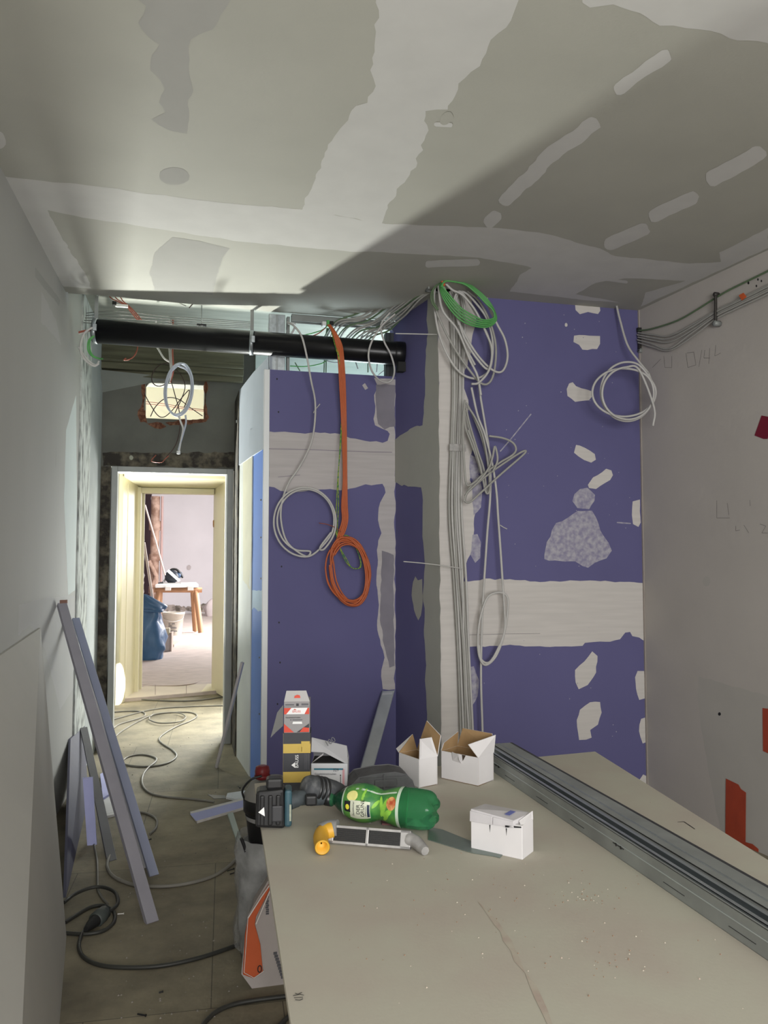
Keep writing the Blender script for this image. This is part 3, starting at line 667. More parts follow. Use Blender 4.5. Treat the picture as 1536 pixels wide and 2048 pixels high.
free('marker_tape', [(884,562),(887,567),(888,572)], 4.12, .008, redbead, 'small orange marker tape around the green cables', cat='tape')
# ceiling box with bracket
cbx = thing('ceiling_junction_box', at_y(880, 552, 4.25), 'grey metal junction box on the ceiling where the cables gather', 'junction box')
pz = at_y(880, 552, 4.25)
m = MB().box(-.05, .065, -.02, .05, -.02, H-pz.z); m.build('box_body', zinc2, cbx, bev=.003)
m = MB().box(-.045, .06, -.024, -.02, -.004, .018); m.build('opening', zdark, cbx)
m = MB().box(-.075, -.03, .0, .006, -.07, -.03); m.box(-.08, -.072, -.03, .03, -.09, -.03); m.box(-.08, .02, .02, .028, -.09, -.082); m.build('bracket', zinc2, cbx)
# cable cluster right of the column
for i, pp in enumerate([
 [(930,810),(934,840),(945,880),(958,920),(966,955),(974,985),(978,965),(976,930),(965,880),(950,840),(938,815),(932,805)],
 [(932,815),(940,850),(955,900),(968,940),(972,980),(966,960),(955,920),(940,880),(930,850),(930,820)],
 [(935,812),(950,835),(965,870),(975,920),(980,975),(972,985),(962,940),(948,890),(936,860)]]):
    free('kinked_cable', pp, 4.235-.01*i, .0060, cabG, ('leftmost', 'middle', 'rightmost')[i]+' narrow kinked cable loop hooked beside the column', 'kinked loops beside the column')
for i, pp in enumerate([
 [(978,872),(1005,876),(1025,885),(1032,898),(1025,910),(1000,925),(965,950),(940,975),(930,1000),(940,1004),(962,985),(1000,950),(1048,908),(1045,903),(1010,925),(975,950),(940,980),(930,992)],
 [(985,945),(995,920),(990,893),(985,915),(978,935),(960,960),(935,985),(928,1003)],
 [(930,800),(926,850),(928,920),(932,965),(940,970),(955,960)]]):
    free('bent_cable', pp, 4.20-.012*i, .0062, cabG, ('stiff grey cable with the longest pointed loop reaching right of the column', 'short pointed grey loop crossing the long pointed one', 'grey cable hugging the column edge before the pointed loops')[i], 'pointed loops right of the column')
free('hanging_cable', [(958,770),(962,800),(972,860),(978,900),(981,950),(980,1000),(975,1060),(971,1120),(966,1200),(963,1280),(962,1350),(963,1400),(965,1460),(967,1560)], 4.235, .0065, cabW, 'single white cable hanging straight down right of the column behind the open box')
pp = [(943,775),(955,830),(970,870),(985,930),(993,985),(996,1030),(1001,1100),(1005,1160),(1009,1220),(1010,1250)]
free('hanging_cable', pp+[(1005,1280),(990,1315),(970,1330),(958,1310),(956,1270),(962,1230),(975,1195),(995,1185),(1012,1190),(1016,1210),(1010,1260),(995,1300),(978,1325),(962,1318),(958,1290)], 4.22, .0065, cabW, 'white cable ending in a narrow oval coil over the filler band')
free('cable_tie', [(1000,1050),(1006,1054),(1014,1058)], 4.21, .003, cabW, 'small tie tail on the cable above the oval coil', cat='cable tie')
# right coil in the corner
pts = [at_y(1232,606,4.28),at_y(1240,640,4.25),at_y(1255,690,4.2),at_y(1277,722,4.14),at_y(1296,745,4.1)]+loops(1255,785,58,54,3,4.08,-.6,7,seed=9,dy=.012)+[at_y(1308,815,4.02),at_y(1306,852,4.02)]
cable('hanging_cable', pts, .0065, cabW, 'white cable coil hanging in the corner of the purple wall and the grey wall')
# right wall run
def RW(off, *pp): return [frw(a, b)+nr*off for a, b in pp]
cable('wall_cable', RW(.02,(1281,662),(1310,658),(1360,642),(1400,620),(1438,596),(1470,578),(1536,546),(1600,512)), .005, cabGd, 'dusty green cable sagging along the top of the grey wall')
for i, off in enumerate((0, 5, 10, 16, 22)):
    cable('wall_cable', RW(.02+.006*(i % 2),(1282,666+off*.9),(1310,670+off*1.1),(1345,672+off*1.25 if i < 3 else 690+off*.5),(1390,650+off*1.1),(1438,622+off*.75),(1480,602+off*.7),(1536,574+off*.8),(1610,536+off*.8)), .0050, cabG, ('topmost', 'second', 'middle', 'fourth', 'lowest')[i]+' of the grey cables sagging along the upper grey wall', group='grey wall run cables')
br = thing('wall_bracket', frw(1441, 620)+nr*.012, 'dark metal bracket clamping the cable run on the upper grey wall', 'bracket')
b0 = frw(1441, 590)-frw(1441, 620); b1 = frw(1441, 648)-frw(1441, 620)
MB().tube([b0+nr*.02, b1+nr*.02], .008, seg=6).build('strap', M('dark bracket', (.06, .055, .05), .5, .5), br)
MB().lathe([(.004, -.02), (.016, -.018), (.016, .02), (.006, .022)], o=b1+nr*.01, ax=nr, seg=6).build('bolt', zinc2, br)
MB().lathe([(.004, -.01), (.012, -.008), (.012, .02), (.006, .022)], o=b0+nr*.01, ax=nr, seg=6).build('upper_bolt', M('dark bracket'  , (.06, .055, .05)), br)
br = thing('wall_bracket', at_y(1279, 680, 4.30), 'dark slotted bracket in the corner where the wall cables enter', 'bracket')
MB().box(-.008, .008, -.008, .008, -.07, .07).build('strap', M('dark bracket', (.06, .055, .05)), br)
MB().lathe([(.004, -.02), (.014, -.018), (.014, .01), (.006, .012)], o=(.005, 0, -.065), ax=(0, -1, 0), seg=6).build('bolt', zinc2, br)
MB().box(-.014, .01, -.01, .006, .05, .075).build('clip', zdark, br)
tag(MB().slab([frw(x, y)+nr*.03 for x, y in ((1488,592),(1497,587),(1503,595),(1494,602))], nr*.004).build('marker_tape', redbead), 'small orange tape marker on the grey wall cables right of the bracket', 'tape')
# tape strips on the right wall
tag(MB().slab([frw(x, y)+nr*.002 for x, y in ((1524,831),(1545,835),(1536,878),(1528,878),(1510,871))], nr*.001).build('tape_piece', tapeD), 'dark red square of tape high on the grey wall', 'tape')
tag(MB().slab([frw(x, y)+nr*.002 for x, y in ((1526,1416),(1560,1420),(1560,1512),(1540,1508),(1527,1502))], nr*.001).build('tape_piece', tapeR), 'orange red tape strip at mid height on the grey wall, cut by the picture edge', 'tape')
tag(MB().slab([frw(x, y)+nr*.003 for x, y in ((1453,1557),(1478,1569),(1483,1578),(1493,1585),(1492,1684),(1506,1688),(1518,1698),(1518,1712),(1500,1706),(1452,1672))], nr*.0015).build('tape_piece', tapeR), 'long wrinkled orange red tape strip low on the grey wall', 'tape')

# ------------------------------------------------------------------ black waste pipe and its hangers
YP = 4.80
pA = at_y(187, 662, 5.04); pB = at_y(808, 708, 4.79)
ax = (pB-pA); R = .0725
pp_ = thing('waste_pipe', (pA+pB)/2, 'thick black waste pipe hung below the ceiling across the corridor', 'pipe')
h = ax.length/2
m = MB().lathe([(R-.012, -h+.002), (R, -h), (R, h*.93), (R, h), (R-.01, h+.001)], ax=ax, seg=40); m.build('pipe_body', blackp, pp_)
m = MB().lathe([(R+.0005, h-.06), (R+.0025, h-.055), (R+.0025, h), (R, h+.003)], ax=ax, seg=40); m.build('end_collar', blackp, pp_)
m = MB().box(-.02, .03, -.05, .0, -R-.05, -R+.01); m.build('end_clip', zdark, pp_, loc=ax.normalized()*(h-.03))
def hanger(px, label, top=585):
    u = (px-187)/(808-187); c = pA.lerp(pB, u)
    t = thing('pipe_clamp', c, label, 'pipe clamp')
    MB().lathe([(R+.001, -.011), (R+.004, -.011), (R+.004, .011), (R+.001, .011)], ax=ax, seg=40, cap=False).build('clamp_ring', zinc, t)
    MB().tube([(0, -.0, R), (0, -.0, HO-c.z-.002)], .005, seg=8).build('threaded_rod', zinc, t)
    MB().box(-.011, .011, -R-.02, -R+.0, -.02, .02).build('clamp_bolt', zinc, t, bev=.002)
    MB().box(-.010, .010, -.012, .008, R+.0, R+.14).build('slotted_strap', zinc2, t)
    return t
hanger(497, 'bright steel clamp around the middle of the black pipe')
hanger(192, 'dark steel clamp at the left end of the black pipe')
t = thing('ceiling_hook', at_y(403, 652, 5.2), 'small dark steel hook above the black pipe near its middle', 'hook')
MB().box(-.03, .03, -.01, .01, 0, .012).build('plate', zdark, t); MB().tube([(-.015, 0, 0), (-.015, 0, -.06)], .006, seg=6).build('hook_leg', zinc2, t); MB().tube([(.015, 0, 0), (.015, 0, -.06)], .006, seg=6).build('hook_leg', zinc2, t); MB().tube([(0, 0, 0), (0, 0, HO-t.location.z)], .004, seg=6).build('rod', zinc2, t)

# corridor wires
def fr(name, pp, y, r, mat, label, group=None, cat='wire'): return free(name, pp, y, r, mat, label, group, cat)
fr('white_cable', [(185,655),(170,665),(162,685),(162,705),(172,722),(188,732),(198,727)], 4.90, .006, cabW, 'white cable curving out of the left wall below the pipe end', cat='cable')
fr('white_cable', [(156,694),(165,706),(178,722),(192,730),(198,722)], 4.95, .006, cabW, 'second white cable curving up from the wall edge under the pipe end', cat='cable')
for i in range(2): fr('green_cable', [(186+i*3,672),(177+i*3,682),(176+i*4,700),(184+i*3,712),(196+i*3,717),(206,718)], 4.92, .0045, cabGn, ('left', 'right')[i]+' bright green cable curl below the left end of the pipe', 'green curls at the left pipe end', 'cable')
for i in range(3): fr('red_wire', [(157,664+i*2),(170,661+i*2),(186,660+i)], 5.0, .004, cabR if i < 2 else cabW, ('upper red wire', 'middle red wire', 'lower white wire')[i]+' leaving the left wall behind the pipe end', 'wires behind the left pipe end')
for i in range(3): fr('red_wire', [(215+i*12,584+i*2),(222+i*10,596),(238+i*5,604),(252+i*3,612),(262+i*4,624),(275+i*4,640)], 5.25, .0035, cabR, ('left', 'middle', 'right')[i]+' red brown wire dropping from the old ceiling past the terminal stick', 'red wires from the old ceiling')
tag(MB().box(*[at_y(x,612,5.2).x for x in (231,256)], 5.19, 5.21, at_y(240,614,5.2).z, at_y(240,609,5.2).z).build('terminal_block', M('white terminal', (.8,.8,.78), .4)), 'white terminal stick dangling under the old ceiling', 'terminal block')
tag(MB().box(*[at_y(x,608,5.2).x for x in (225,233)], 5.18, 5.21, at_y(228,611,5.2).z, at_y(228,604,5.2).z).build('terminal_clip', zdark), 'small dark clip on the end of the white terminal stick', 'clip')
for i in range(5): fr('ceiling_wire', [(156,628+i*4),(230,622+i*7),(330,632+i*5),(420,638+i*4),(500,644+i*3)], 5.55-.03*i, .003, M('dusty wire', (.16,.165,.15), .6), ('highest', 'second', 'middle', 'fourth', 'lowest')[i]+' dusty wire stretched along the old ceiling above the pipe', 'wires along the old ceiling')
fr('ceiling_wire', [(252,592),(300,597),(345,601),(372,612)], 5.2, .003, cabG, 'thin pale wire running under the left edge of the ceiling sheet')
fr('dark_wire', [(378,616),(388,606),(402,602),(430,606),(470,612),(496,614)], 5.2, .0035, cabD, 'thin dark wire arched under the ceiling edge left of the steel clamp')
fr('red_wire', [(276,685),(274,700),(268,712),(258,719),(248,720),(252,716)], 5.4, .004, cabR, 'red brown wire curl below the pipe left of the hanging bundle')
# hanging bundle before the hole
fr('white_cable', [(312,640),(312,686),(318,700),(328,716),(340,724),(347,728)], 5.6, .006, cabW, 'white cable dropping diagonally into the bundle above the hole', cat='cable')
for i in range(3): fr('grey_cable', [(338+i*4,640),(338+i*4,688),(339+i*3,705),(340+i*3,722),(342+i*2,745),(340,765)], 5.58, .006, cabG if i < 2 else cabR, ('left grey cable', 'middle grey cable', 'right red brown cable')[i]+' of the bundle hanging below the black pipe', 'bundle above the wall hole', 'cable')
pts = loops(359, 780, 27, 50, 4, 5.55, -math.pi/2, 3, rot=.10, seed=31, steps=12)
cable('white_cable', pts, .006, M('bluish white cable', (.42, .45, .52), .4), 'oval coil of white cable hanging in front of the hole in the back wall')
fr('white_cable', [(357,832),(362,845),(366,858),(362,880),(358,903)], 5.5, .006, cabW, 'grey cable tail with white end hanging below the oval coil', cat='cable')
fr('white_cable', [(371,830),(372,845),(367,865),(361,885),(357,900)], 5.5, .006, M('bluish white cable', (.42,.45,.52)), 'folded cable tail just right of the first tail below the hole', cat='cable')
tag(MB().lathe([(.004,-.012),(.012,-.01),(.012,.01),(.005,.012)], o=at_y(357,905,5.5), seg=10).build('end_cap', whitep), 'white end cap on the cable tail hanging above the door', 'end cap')
for i, (pp) in enumerate([
 [(338,726),(320,730),(306,745),(304,762),(314,772),(330,768),(345,745),(352,735)],
 [(348,735),(342,755),(350,790),(358,820),(360,850),(355,880),(345,900),(332,914)],
 [(352,738),(365,755),(370,775),(362,800),(348,830)],
 [(301,833),(310,815),(325,800),(340,795),(360,800),(380,815),(405,832)],
 [(288,786),(300,808),(315,830),(328,834),(345,820),(360,800),(378,780),(376,795),(368,815)]]):
    fr('dark_wire', pp, 6.3, .0035, cabD, ['dark wire ring above the left corner of the wall hole', 'dark wire hanging down from the hole to the door head', 'short dark wire bowed down the middle of the wall hole', 'dark wire arched low across the whole wall hole', 'dark wire crossing the wall hole in a wavy diagonal'][i], 'tangled wires at the hole')
for i in range(2): fr('red_wire', [(288,803+i*4),(330,808+i*4),(370,815+i*3),(412,820+i*3)], 7.2, .003, cabR, ('upper', 'lower')[i]+' fine red wire running level behind the wall hole', 'red wires behind the hole')
fr('red_wire', [(337,912),(330,918),(322,925),(303,922),(312,910)], 6.3, .0035, cabR, 'red wire end above the steel door frame')
fr('pipe_stub', [(472,843),(490,843)], 6.2, .012, whitep, 'short white conduit stub poking out beside the partition', cat='conduit')
# wires in the bathroom gap
for i, (pp, mt) in enumerate([([(652,655),(640,662),(610,670),(590,672)], cabGn), ([(652,655),(635,668),(612,676)], cabR), ([(654,655),(650,690),(648,745)], cabGd), ([(656,655),(653,690),(652,745)], cabGd), ([(580,732),(610,733),(640,728),(655,720)], cabGn),
    ([(640,715),(655,722),(675,725),(695,718)], cabW), ([(735,690),(736,745)], cabGd), ([(755,722),(753,745)], cabW), ([(757,722),(772,735),(757,750)], cabW), ([(590,725),(600,742)], cabGd), ([(710,720),(716,738)], cabG)]):
    fr('thin_wire', pp, 5.35 if mt is not cabR else 5.2, .004, mt, ['green wire arching left from the connectors in the gap', 'red wire slanting left from the connectors in the gap', 'left upright dark wire below the connectors', 'right upright dark wire below the connectors', 'green wire sagging low across the gap', 'white wire sagging under the pipe in the gap', 'dark upright wire near the right of the gap', 'white upright wire at the right end of the gap', 'white zigzag wire at the right end of the gap', 'short slanted dark wire at the left of the gap', 'short slanted grey wire right of the orange bundle in the gap'][i], 'wires in the gap above the partition')
for i, x in enumerate((716, 726, 734)): fr('riser_cable', [(x,700),(x+8,672),(x+20,650)], 5.2, .0060, cabG, ('left', 'middle', 'right')[i]+' pale cable slanting up behind the black pipe in the gap', 'slanting cables in the gap', 'cable')
cc = thing('connector_cluster', at_y(655, 648, 4.84), 'small cluster of white and green terminals above the orange bundle', 'connector')
MB().box(-.035, -.01, -.02, .02, -.015, .01).build('white_terminal', whitep, cc, bev=.003); MB().box(-.008, .01, -.02, .02, -.02, .02).build('green_terminal', cabGn, cc, bev=.003); MB().box(.012, .035, -.02, .02, -.012, .016).build('dark_terminal', zdark, cc, bev=.003)
cable('white_cable', [at_y(576,646,4.84),at_y(590,650,4.9),at_y(585,665,4.95),at_y(577,672,4.95),at_y(574,660,4.95)], .008, whitep, 'white ribbed cable curl beside the upright stud')
# ------------------------------------------------------------------ work table (plasterboard sheet on trestles)
T = .78
fl_, fr_, nr_, nl_ = at_z(509, 1567, T), at_z(1190, 1503, T), at_z(1536, 1720, T), at_z(582, 2048, T)
ey = (fl_-nl_).normalized(); er = (fr_-nr_).normalized()
bl = fl_-ey*2.05; brr = fr_-er*2.0
wt = thing('work_table', ((fl_+fr_+bl+brr)/4).to_2d().to_3d(), 'large plasterboard sheet laid flat on trestles as a work table', 'table')
o0 = wt.location
q = [p-o0 for p in (bl, brr, fr_, fl_)]
tm = MB().slab([(p.x, p.y, T) for p in q], (0, 0, -.0125), 0)
tm.slab([(p.x+(.006 if i in (0, 3) else -.01), p.y-.006, T-.0128) for i, p in enumerate(q)], (0, 0, -.0125), 1)
ft = lambda x, y: at_z(x, y, T)-o0
dustm = M('pinkish dust', (.40, .32, .27), .95, col2=(.46, .43, .35), cmin=.35, cmax=.6, scale=18)
for i, pp in enumerate(([(955,1805),(962,1803),(1010,1862),(1040,1920),(1070,1970),(1105,2050),(1098,2050),(1062,1975),(1030,1922),(1000,1865)],)):
    tm.poly(ragged(pp, ft, (0, 0, 1), .0006, .003, seed=40+i), 2)
rnd = random.Random(77)
for k in range(230):
    c = rnd.choice(((1210, 1925, 50, 28), (1170, 1790, 40, 16), (950, 1790, 60, 60), (900, 1650, 200, 120), (1200, 1900, 250, 140), (760, 1850, 180, 180)))
    x, y = rnd.gauss(c[0], c[2]), rnd.gauss(c[1], c[3])
    if x < 560 or y < 1600 or y > 2040: continue
    p = at_z(x, y, T)
    if (p-bl).dot(Vector((er.y, -er.x, 0))) < .04 or (p-brr).dot(Vector((er.y, -er.x, 0))) > -.05: continue
    s_ = rnd.uniform(.0006, .0017); p -= o0
    tm.hexa([(p.x-s_, p.y-s_, T), (p.x+s_, p.y-s_*.6, T), (p.x+s_, p.y+s_, T), (p.x-s_, p.y+s_*.5, T)], [(p.x, p.y-s_*.4, T+s_), (p.x+s_*.3, p.y, T+s_), (p.x, p.y+s_*.3, T+s_), (p.x-s_*.4, p.y, T+s_)], 3 if k % 3 else 2)
for pp in ([(586,1993),(600,1990),(608,1992)], [(588,1997),(606,1996)], [(590,2001),(600,2002),(606,1999)], [(590,1988),(596,1990),(604,1986)]):
    stroke(tm, ft, Vector((0, 0, 1)), pp, .0007, 4)
for pp in ([(1355,1645),(1368,1644)], [(1368,1644),(1390,1659)]): stroke(tm, ft, Vector((0, 0, 1)), pp, .0012, 4)
tm.build('tabletop', [tabletop, gypsum, dustm, M('brown crumbs', (.24, .16, .11), .9), ink], wt)
for yy in (.45, 1.55):
    c = fl_.lerp(fr_, .5)-o0-ey*yy; tr_ = (fr_-fl_).normalized()
    m = MB(); a_ = c-tr_*.36; b_ = c+tr_*.46
    m.tube([(a_.x, a_.y, T-.06), (b_.x, b_.y, T-.06)], .030, seg=4); m.build('trestle_beam', woodT, wt)
    for p in (a_, b_):
        for s_ in (-1, 1):
            m = MB().tube([(p.x, p.y, T-.07), (p.x+ey.x*.22*s_, p.y+ey.y*.22*s_, .012)], .022, seg=4); m.build('trestle_leg', woodT, wt)

def place(px0, px1, z=T):
    a, b = at_z(*px0, z), at_z(*px1, z); d = b-a
    return a, math.atan2(d.y, d.x), d.length
# --- open white cartons
def open_box(a, rz, w, d, h, label, flaps, notch=True, mats=(cardW, cardB)):
    t = thing('open_carton', a, label, 'box', rz)
    th = .0025
    m = MB(); m.box(0, w, 0, d, 0, th, 1)
    def wall(x0, x1, y0, y1, outdir):
        m.box(x0, x1, y0, y1, 0, h, 0)
    m.box(0, w, 0, th, 0, h, 0); m.box(0, w, th, th+.0006, th, h, 1)
    m.box(0, w, d-th, d, 0, h, 0); m.box(0, w, d-th-.0006, d-th, th, h, 1)
    m.box(0, th, th, d-th, 0, h, 0); m.box(th, th+.0006, th, d-th, th, h, 1)
    m.box(w-th, w, th, d-th, 0, h, 0); m.box(w-th-.0006, w-th, th, d-th, th, h, 1)
    m.build('carton_body', list(mats), t)
    for f in flaps:          # each: 4 points (hinge a, hinge b, tip b, tip a) local and the inward normal
        P = [Vector(p) for p in f[0]]; n = Vector(f[1])
        mm = MB().slab(P, -n*.0022, 0); mm.slab([p+n*.0001 for p in P], n*.0005, 1); mm.build('flap', list(mats), t)
    return t
a, rz, w_ = place((883, 1557), (956, 1573))
d_, h_ = .085, .083
fx = lambda L: L
b2 = open_box(a, rz, w_, d_, h_, 'open white carton with brown inside and a tucked front tab, beside the steel profiles',
  [([(w_, 0, h_), (w_, d_, h_), (w_+.004, d_+.004, h_+.052), (w_-.028, -.01, h_+.036)], (-1, 0, 0)),
   ([(0, 0, h_), (0, d_, h_), (.006, d_-.004, h_+.045), (.002, .012, h_+.022)], (1, 0, 0)),
   ([(0, d_, h_), (w_, d_, h_), (w_-.012, d_+.012, h_+.052), (.015, d_+.008, h_+.055)], (0, -1, 0))])
MB().slab([(w_*.32, -.001, h_-.022), (w_*.56, -.001, h_-.026), (w_*.58, -.016, h_-.012), (w_*.55, -.014, h_+.001), (w_*.33, -.006, h_+.004)], (0, .002, 0)).build('front_tab', cardW, b2)
MB().slab([(w_*.58, -.0008, h_), (w_*.68, -.0008, h_), (w_*.60, -.0008, h_-.018)], (0, -.0005, 0)).build('slot', M('dark slot card', (.04, .025, .015), .8), b2)
a, rz, w_ = place((838, 1577), (882, 1568))
# left carton: seen from its corner
a0 = at_z(838, 1577, T); b0 = at_z(789, 1550, T)
ux = (a0-b0).normalized(); rz0 = math.atan2(ux.y, ux.x)
w_ = (a0-b0).length*.72; a_ = a0-ux*w_; d_ = (at_z(882, 1568, T)-a0).length*1.0; h_ = .083
vy = (at_z(882, 1568, T)-a0); ang = math.atan2(vy.y, vy.x)
w_, d_ = .100, .068
rz0 = ang-math.pi/2; ux = Vector((math.cos(rz0), math.sin(rz0), 0)); a_ = a0-ux*w_
b1 = open_box(a_, rz0, w_, d_, h_, 'open white carton with tall brown flaps, left of the other open carton',
  [([(w_, 0, h_), (w_, d_, h_), (w_-.016, d_-.010, h_+.054), (w_-.002, .004, h_+.058)], (-1, 0, 0)),
   ([(0, 0, h_), (0, d_, h_), (-.03, d_+.006, h_+.040), (-.03, .012, h_+.004)], (1, 0, 0)),
   ([(0, d_, h_), (w_, d_, h_), (w_-.012, d_+.022, h_+.055), (.010, d_+.03, h_+.085)], (0, -1, 0))])
# --- small closed carton in front
a, rz, w_ = place((942, 1697), (1045, 1720)); d_, h_ = .062, .074
sb = thing('small_carton', a, 'small closed white carton with a crumpled lid at the front of the table', 'box', rz)
MB().box(0, w_, 0, d_, 0, h_).build('carton_body', cardW, sb, bev=.0012)
m = MB().hexa([(-.001, -.002, h_), (w_*.86, -.004, h_), (w_*.99, d_, h_), (.0, d_, h_)], [(0, 0, h_+.016), (w_*.84, .0, h_+.008), (w_*.985, d_-.004, h_+.014), (.006, d_, h_+.013)])
m.hexa([(-.0015, -.0035, h_-.012), (w_*.44, -.004, h_-.010), (w_*.44, -.001, h_-.010), (-.0015, -.001, h_-.012)], [(-.001, -.003, h_+.012), (w_*.44, -.003, h_+.009), (w_*.44, 0, h_+.009), (-.001, 0, h_+.012)])
m.hexa([(w_*.45, -.005, h_-.009), (w_*.86, -.006, h_-.006), (w_*.86, -.002, h_-.006), (w_*.45, -.001, h_-.009)], [(w_*.45, -.003, h_+.008), (w_*.84, -.002, h_+.006), (w_*.84, 0, h_+.006), (w_*.45, 0, h_+.008)])
m.build('lid', M('crumpled white card', (.50, .48, .49), .7, var=.1, scale=20), sb, bev=.001)
MB().slab([(w_, 0, h_-.004), (w_, d_, h_-.002), (w_+.001, d_-.004, h_+.018), (w_-.012, .012, h_+.006)], (-.0015, 0, 0)).build('side_flap', cardW, sb)
m = MB(); m.box(w_*.40, w_*.72, -.0003, .001, h_+.0012, h_+.004)
for x in (.37, .69): m.slab([(w_*x, -.0006, h_-.012), (w_*(x+.022), -.0006, h_-.012), (w_*(x+.012), -.0006, h_-.028)], (0, .0004, 0))
m.slab([(w_*.70, -.0062, h_-.0085), (w_*.99, -.003, h_-.004), (w_*.99, -.003, h_-.0015), (w_*.70, -.0062, h_-.004)], (0, .001, 0))
m.build('slots', ink, sb)
MB().slab([(w_*.62, .012, h_+.0140), (w_*.72, .012, h_+.0135), (w_*.74, .040, h_+.0150), (w_*.64, .040, h_+.0155)], (0, 0, .0004)).build('blue_stamp', M('blue print', (.14, .16, .40), .6), sb)
# --- white screw carton with label
a, rz, w_ = place((622, 1583), (695, 1583)); d_, h_ = .085, .082
sc = thing('screw_carton', a, 'white and pale blue screw carton with printed label and raised lid', 'box', rz)
MB().box(0, w_, 0, d_, 0, h_-.003).build('carton_body', M('pale blue card', (.50, .51, .53), .7, var=.03), sc, bev=.001)
m = MB().slab([(0, d_*.2, h_+.066), (w_*.96, d_*.5, h_+.036), (w_+.001, .0, h_-.002), (w_*.93, -.002, h_-.002), (w_*.36, .0, h_+.028), (.0, .0, h_+.030)], (0, .003, .001))
m.slab([(0, d_, h_-.004), (w_, d_, h_-.004), (w_*.96, d_*.5, h_+.036), (0, d_*.2, h_+.066)], (0, .002, .001))
m.build('raised_lid', M('grey white card', (.36, .36, .37), .7, var=.04), sc)
MB().slab([(0, 0, h_-.003), (w_*.10, -.006, h_+.008), (w_*.34, .004, h_+.026), (w_*.32, .01, h_+.018), (w_*.04, .01, h_-.002)], (0, .002, 0)).build('side_flap', cardW, sc)
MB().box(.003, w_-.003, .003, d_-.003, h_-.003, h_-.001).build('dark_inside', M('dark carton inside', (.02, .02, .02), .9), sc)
text('100', .022, inkG, sc, Matrix.Translation((w_*.42, .0, h_+.044)) @ Matrix.Rotation(-.55, 4, 'Y') @ FRONT, name='handwriting', extr=.001)
m = MB(); m.box(w_*.08, w_*.92, -.0006, 0, .006, h_*.80, 0); m.box(w_*.08, w_*.88, -.0010, 0, h_*.74, h_*.80, 1); m.box(w_*.86, w_*.92, -.0010, 0, .006, h_*.78, 2)
pl_ = m.build('paper_label', [M('label white', (.55, .55, .56), .6), tealink, pinkink], sc)
for s_, sz, x, z, mt in (('Gipsplattenschrauben', .0072, .09, .58, inkG), ('Drywall screws', .005, .10, .50, inkG), ('3,9 x 35', .009, .10, .30, ink), ('1000 St.', .006, .10, .16, inkG), ('329', .011, .60, .70, ink)):
    text(s_, sz, mt, pl_, Matrix.Translation((w_*x, -.0015, h_*z)) @ FRONT)
m = MB(); m.box(w_*.80, w_*.815, -.0014, -.0006, h_*.22, h_*.52); m.lathe([(.0018, 0), (.0018, .001)], o=(w_*.808, -.0008, h_*.56), ax=(0, -1, 0), seg=10); m.build('screw_picture', ink, pl_)
# --- black and yellow carton with the grey/red carton on top
a, rz, w_ = place((566, 1590), (620, 1590)); d_, h_ = .078, .172
bk = thing('tall_carton', a, 'tall anthracite carton with yellow bands standing behind the cordless tool', 'box', rz+.06)
m = MB().box(0, w_, 0, d_, 0, h_, 0); bands = [(.034, .064), (.116, .142)]
for z0, z1 in bands: m.box(-.0004, w_+.0004, -.0005, d_, z0, z1, 1)
m.box(-.0008, -.0003, .0, d_, .0, h_, 2); m.box(-.0010, -.0004, .004, d_-.02, .034, .064, 1)
m.box(w_*.66, w_*.98, -.0009, 0, .120, .149, 1); m.box(w_*.56, w_*.7, -.0009, 0, .120, .134, 1)
m.build('carton_body', [boxK, boxY, boxYs], bk, bev=.0008)
text('BAUSS', .0130, whitep, bk, Matrix.Translation((w_*.56, -.0012, .0745)) @ Matrix.Rotation(-math.pi/2, 4, 'Y') @ FRONT, name='brand_lettering')
MB().slab([(w_*.30, -.001, .083), (w_*.44, -.001, .075), (w_*.44, -.001, .091)], (0, -.0004, 0)).build('house_mark', whitep, bk)
m = MB()
for k, x in enumerate((.80, .86, .92)): m.box(w_*x, w_*(x+.012), -.0008, 0, .070, .114)
m.build('edge_print', inkG, bk)
gk = thing('grey_carton', a+Vector((0, 0, h_+.0005)), 'grey and red printed carton with open flaps, on top of the tall carton', 'box', rz+.06)
g = .088; w2_ = w_*.97
MB().box(.001, w2_, 0, d_, 0, g).build('carton_body', boxGr, gk, bev=.0008)
MB().slab([(.001, 0, g), (w2_, 0, g), (w2_*.86, .004, g+.030), (w2_*.10, .004, g+.030)], (0, .0015, 0)).build('top_flap', M('pale grey card', (.40, .39, .38), .7, var=.04), gk)
MB().slab([(-.001, .002, g*.90), (-.018, .0, g*.66), (-.036, -.004, -.012), (-.022, .0, .002), (-.001, .004, .02)], (0, .0015, 0)).build('side_flap', M('dark grey card', (.13, .13, .125), .7), gk)  # hanging side flap, darker grey than the carton
m = MB()
def tri(mb, pts, mi, y=-.0007): mb.slab([(w2_*x, y, g*z) for x, z in pts], (0, -.0003, 0), mi)
tri(m, [(.02, .60), (.98, .60), (.98, .80), (.02, .80)], 0); tri(m, [(.02, .60), (.10, .60), (.30, .80), (.02, .80)], 1, -.0012); tri(m, [(.98, .60), (.80, .60), (.92, .80), (.98, .80)], 1, -.0012)
tri(m, [(.02, .02), (.40, .02), (.02, .30)], 1); tri(m, [(.98, .16), (.98, .03), (.62, .03), (.76, .18)], 1, -.0012); tri(m, [(.98, .30), (.98, .02), (.5, .02)], 2)
tri(m, [(.34, .29), (.72, .29), (.70, .36), (.36, .36)], 0); tri(m, [(.02, .83), (.98, .83), (.98, .84), (.02, .84)], 3)
tri(m, [(.06, .88), (.40, .88), (.40, .92), (.06, .92)], 3); tri(m, [(.48, .86), (.58, .86), (.58, .94), (.48, .94)], 2); tri(m, [(.68, .88), (.95, .88), (.95, .94), (.68, .94)], 3)
m.build('printed_pattern', [whitep, boxR, boxK, inkG], gk)
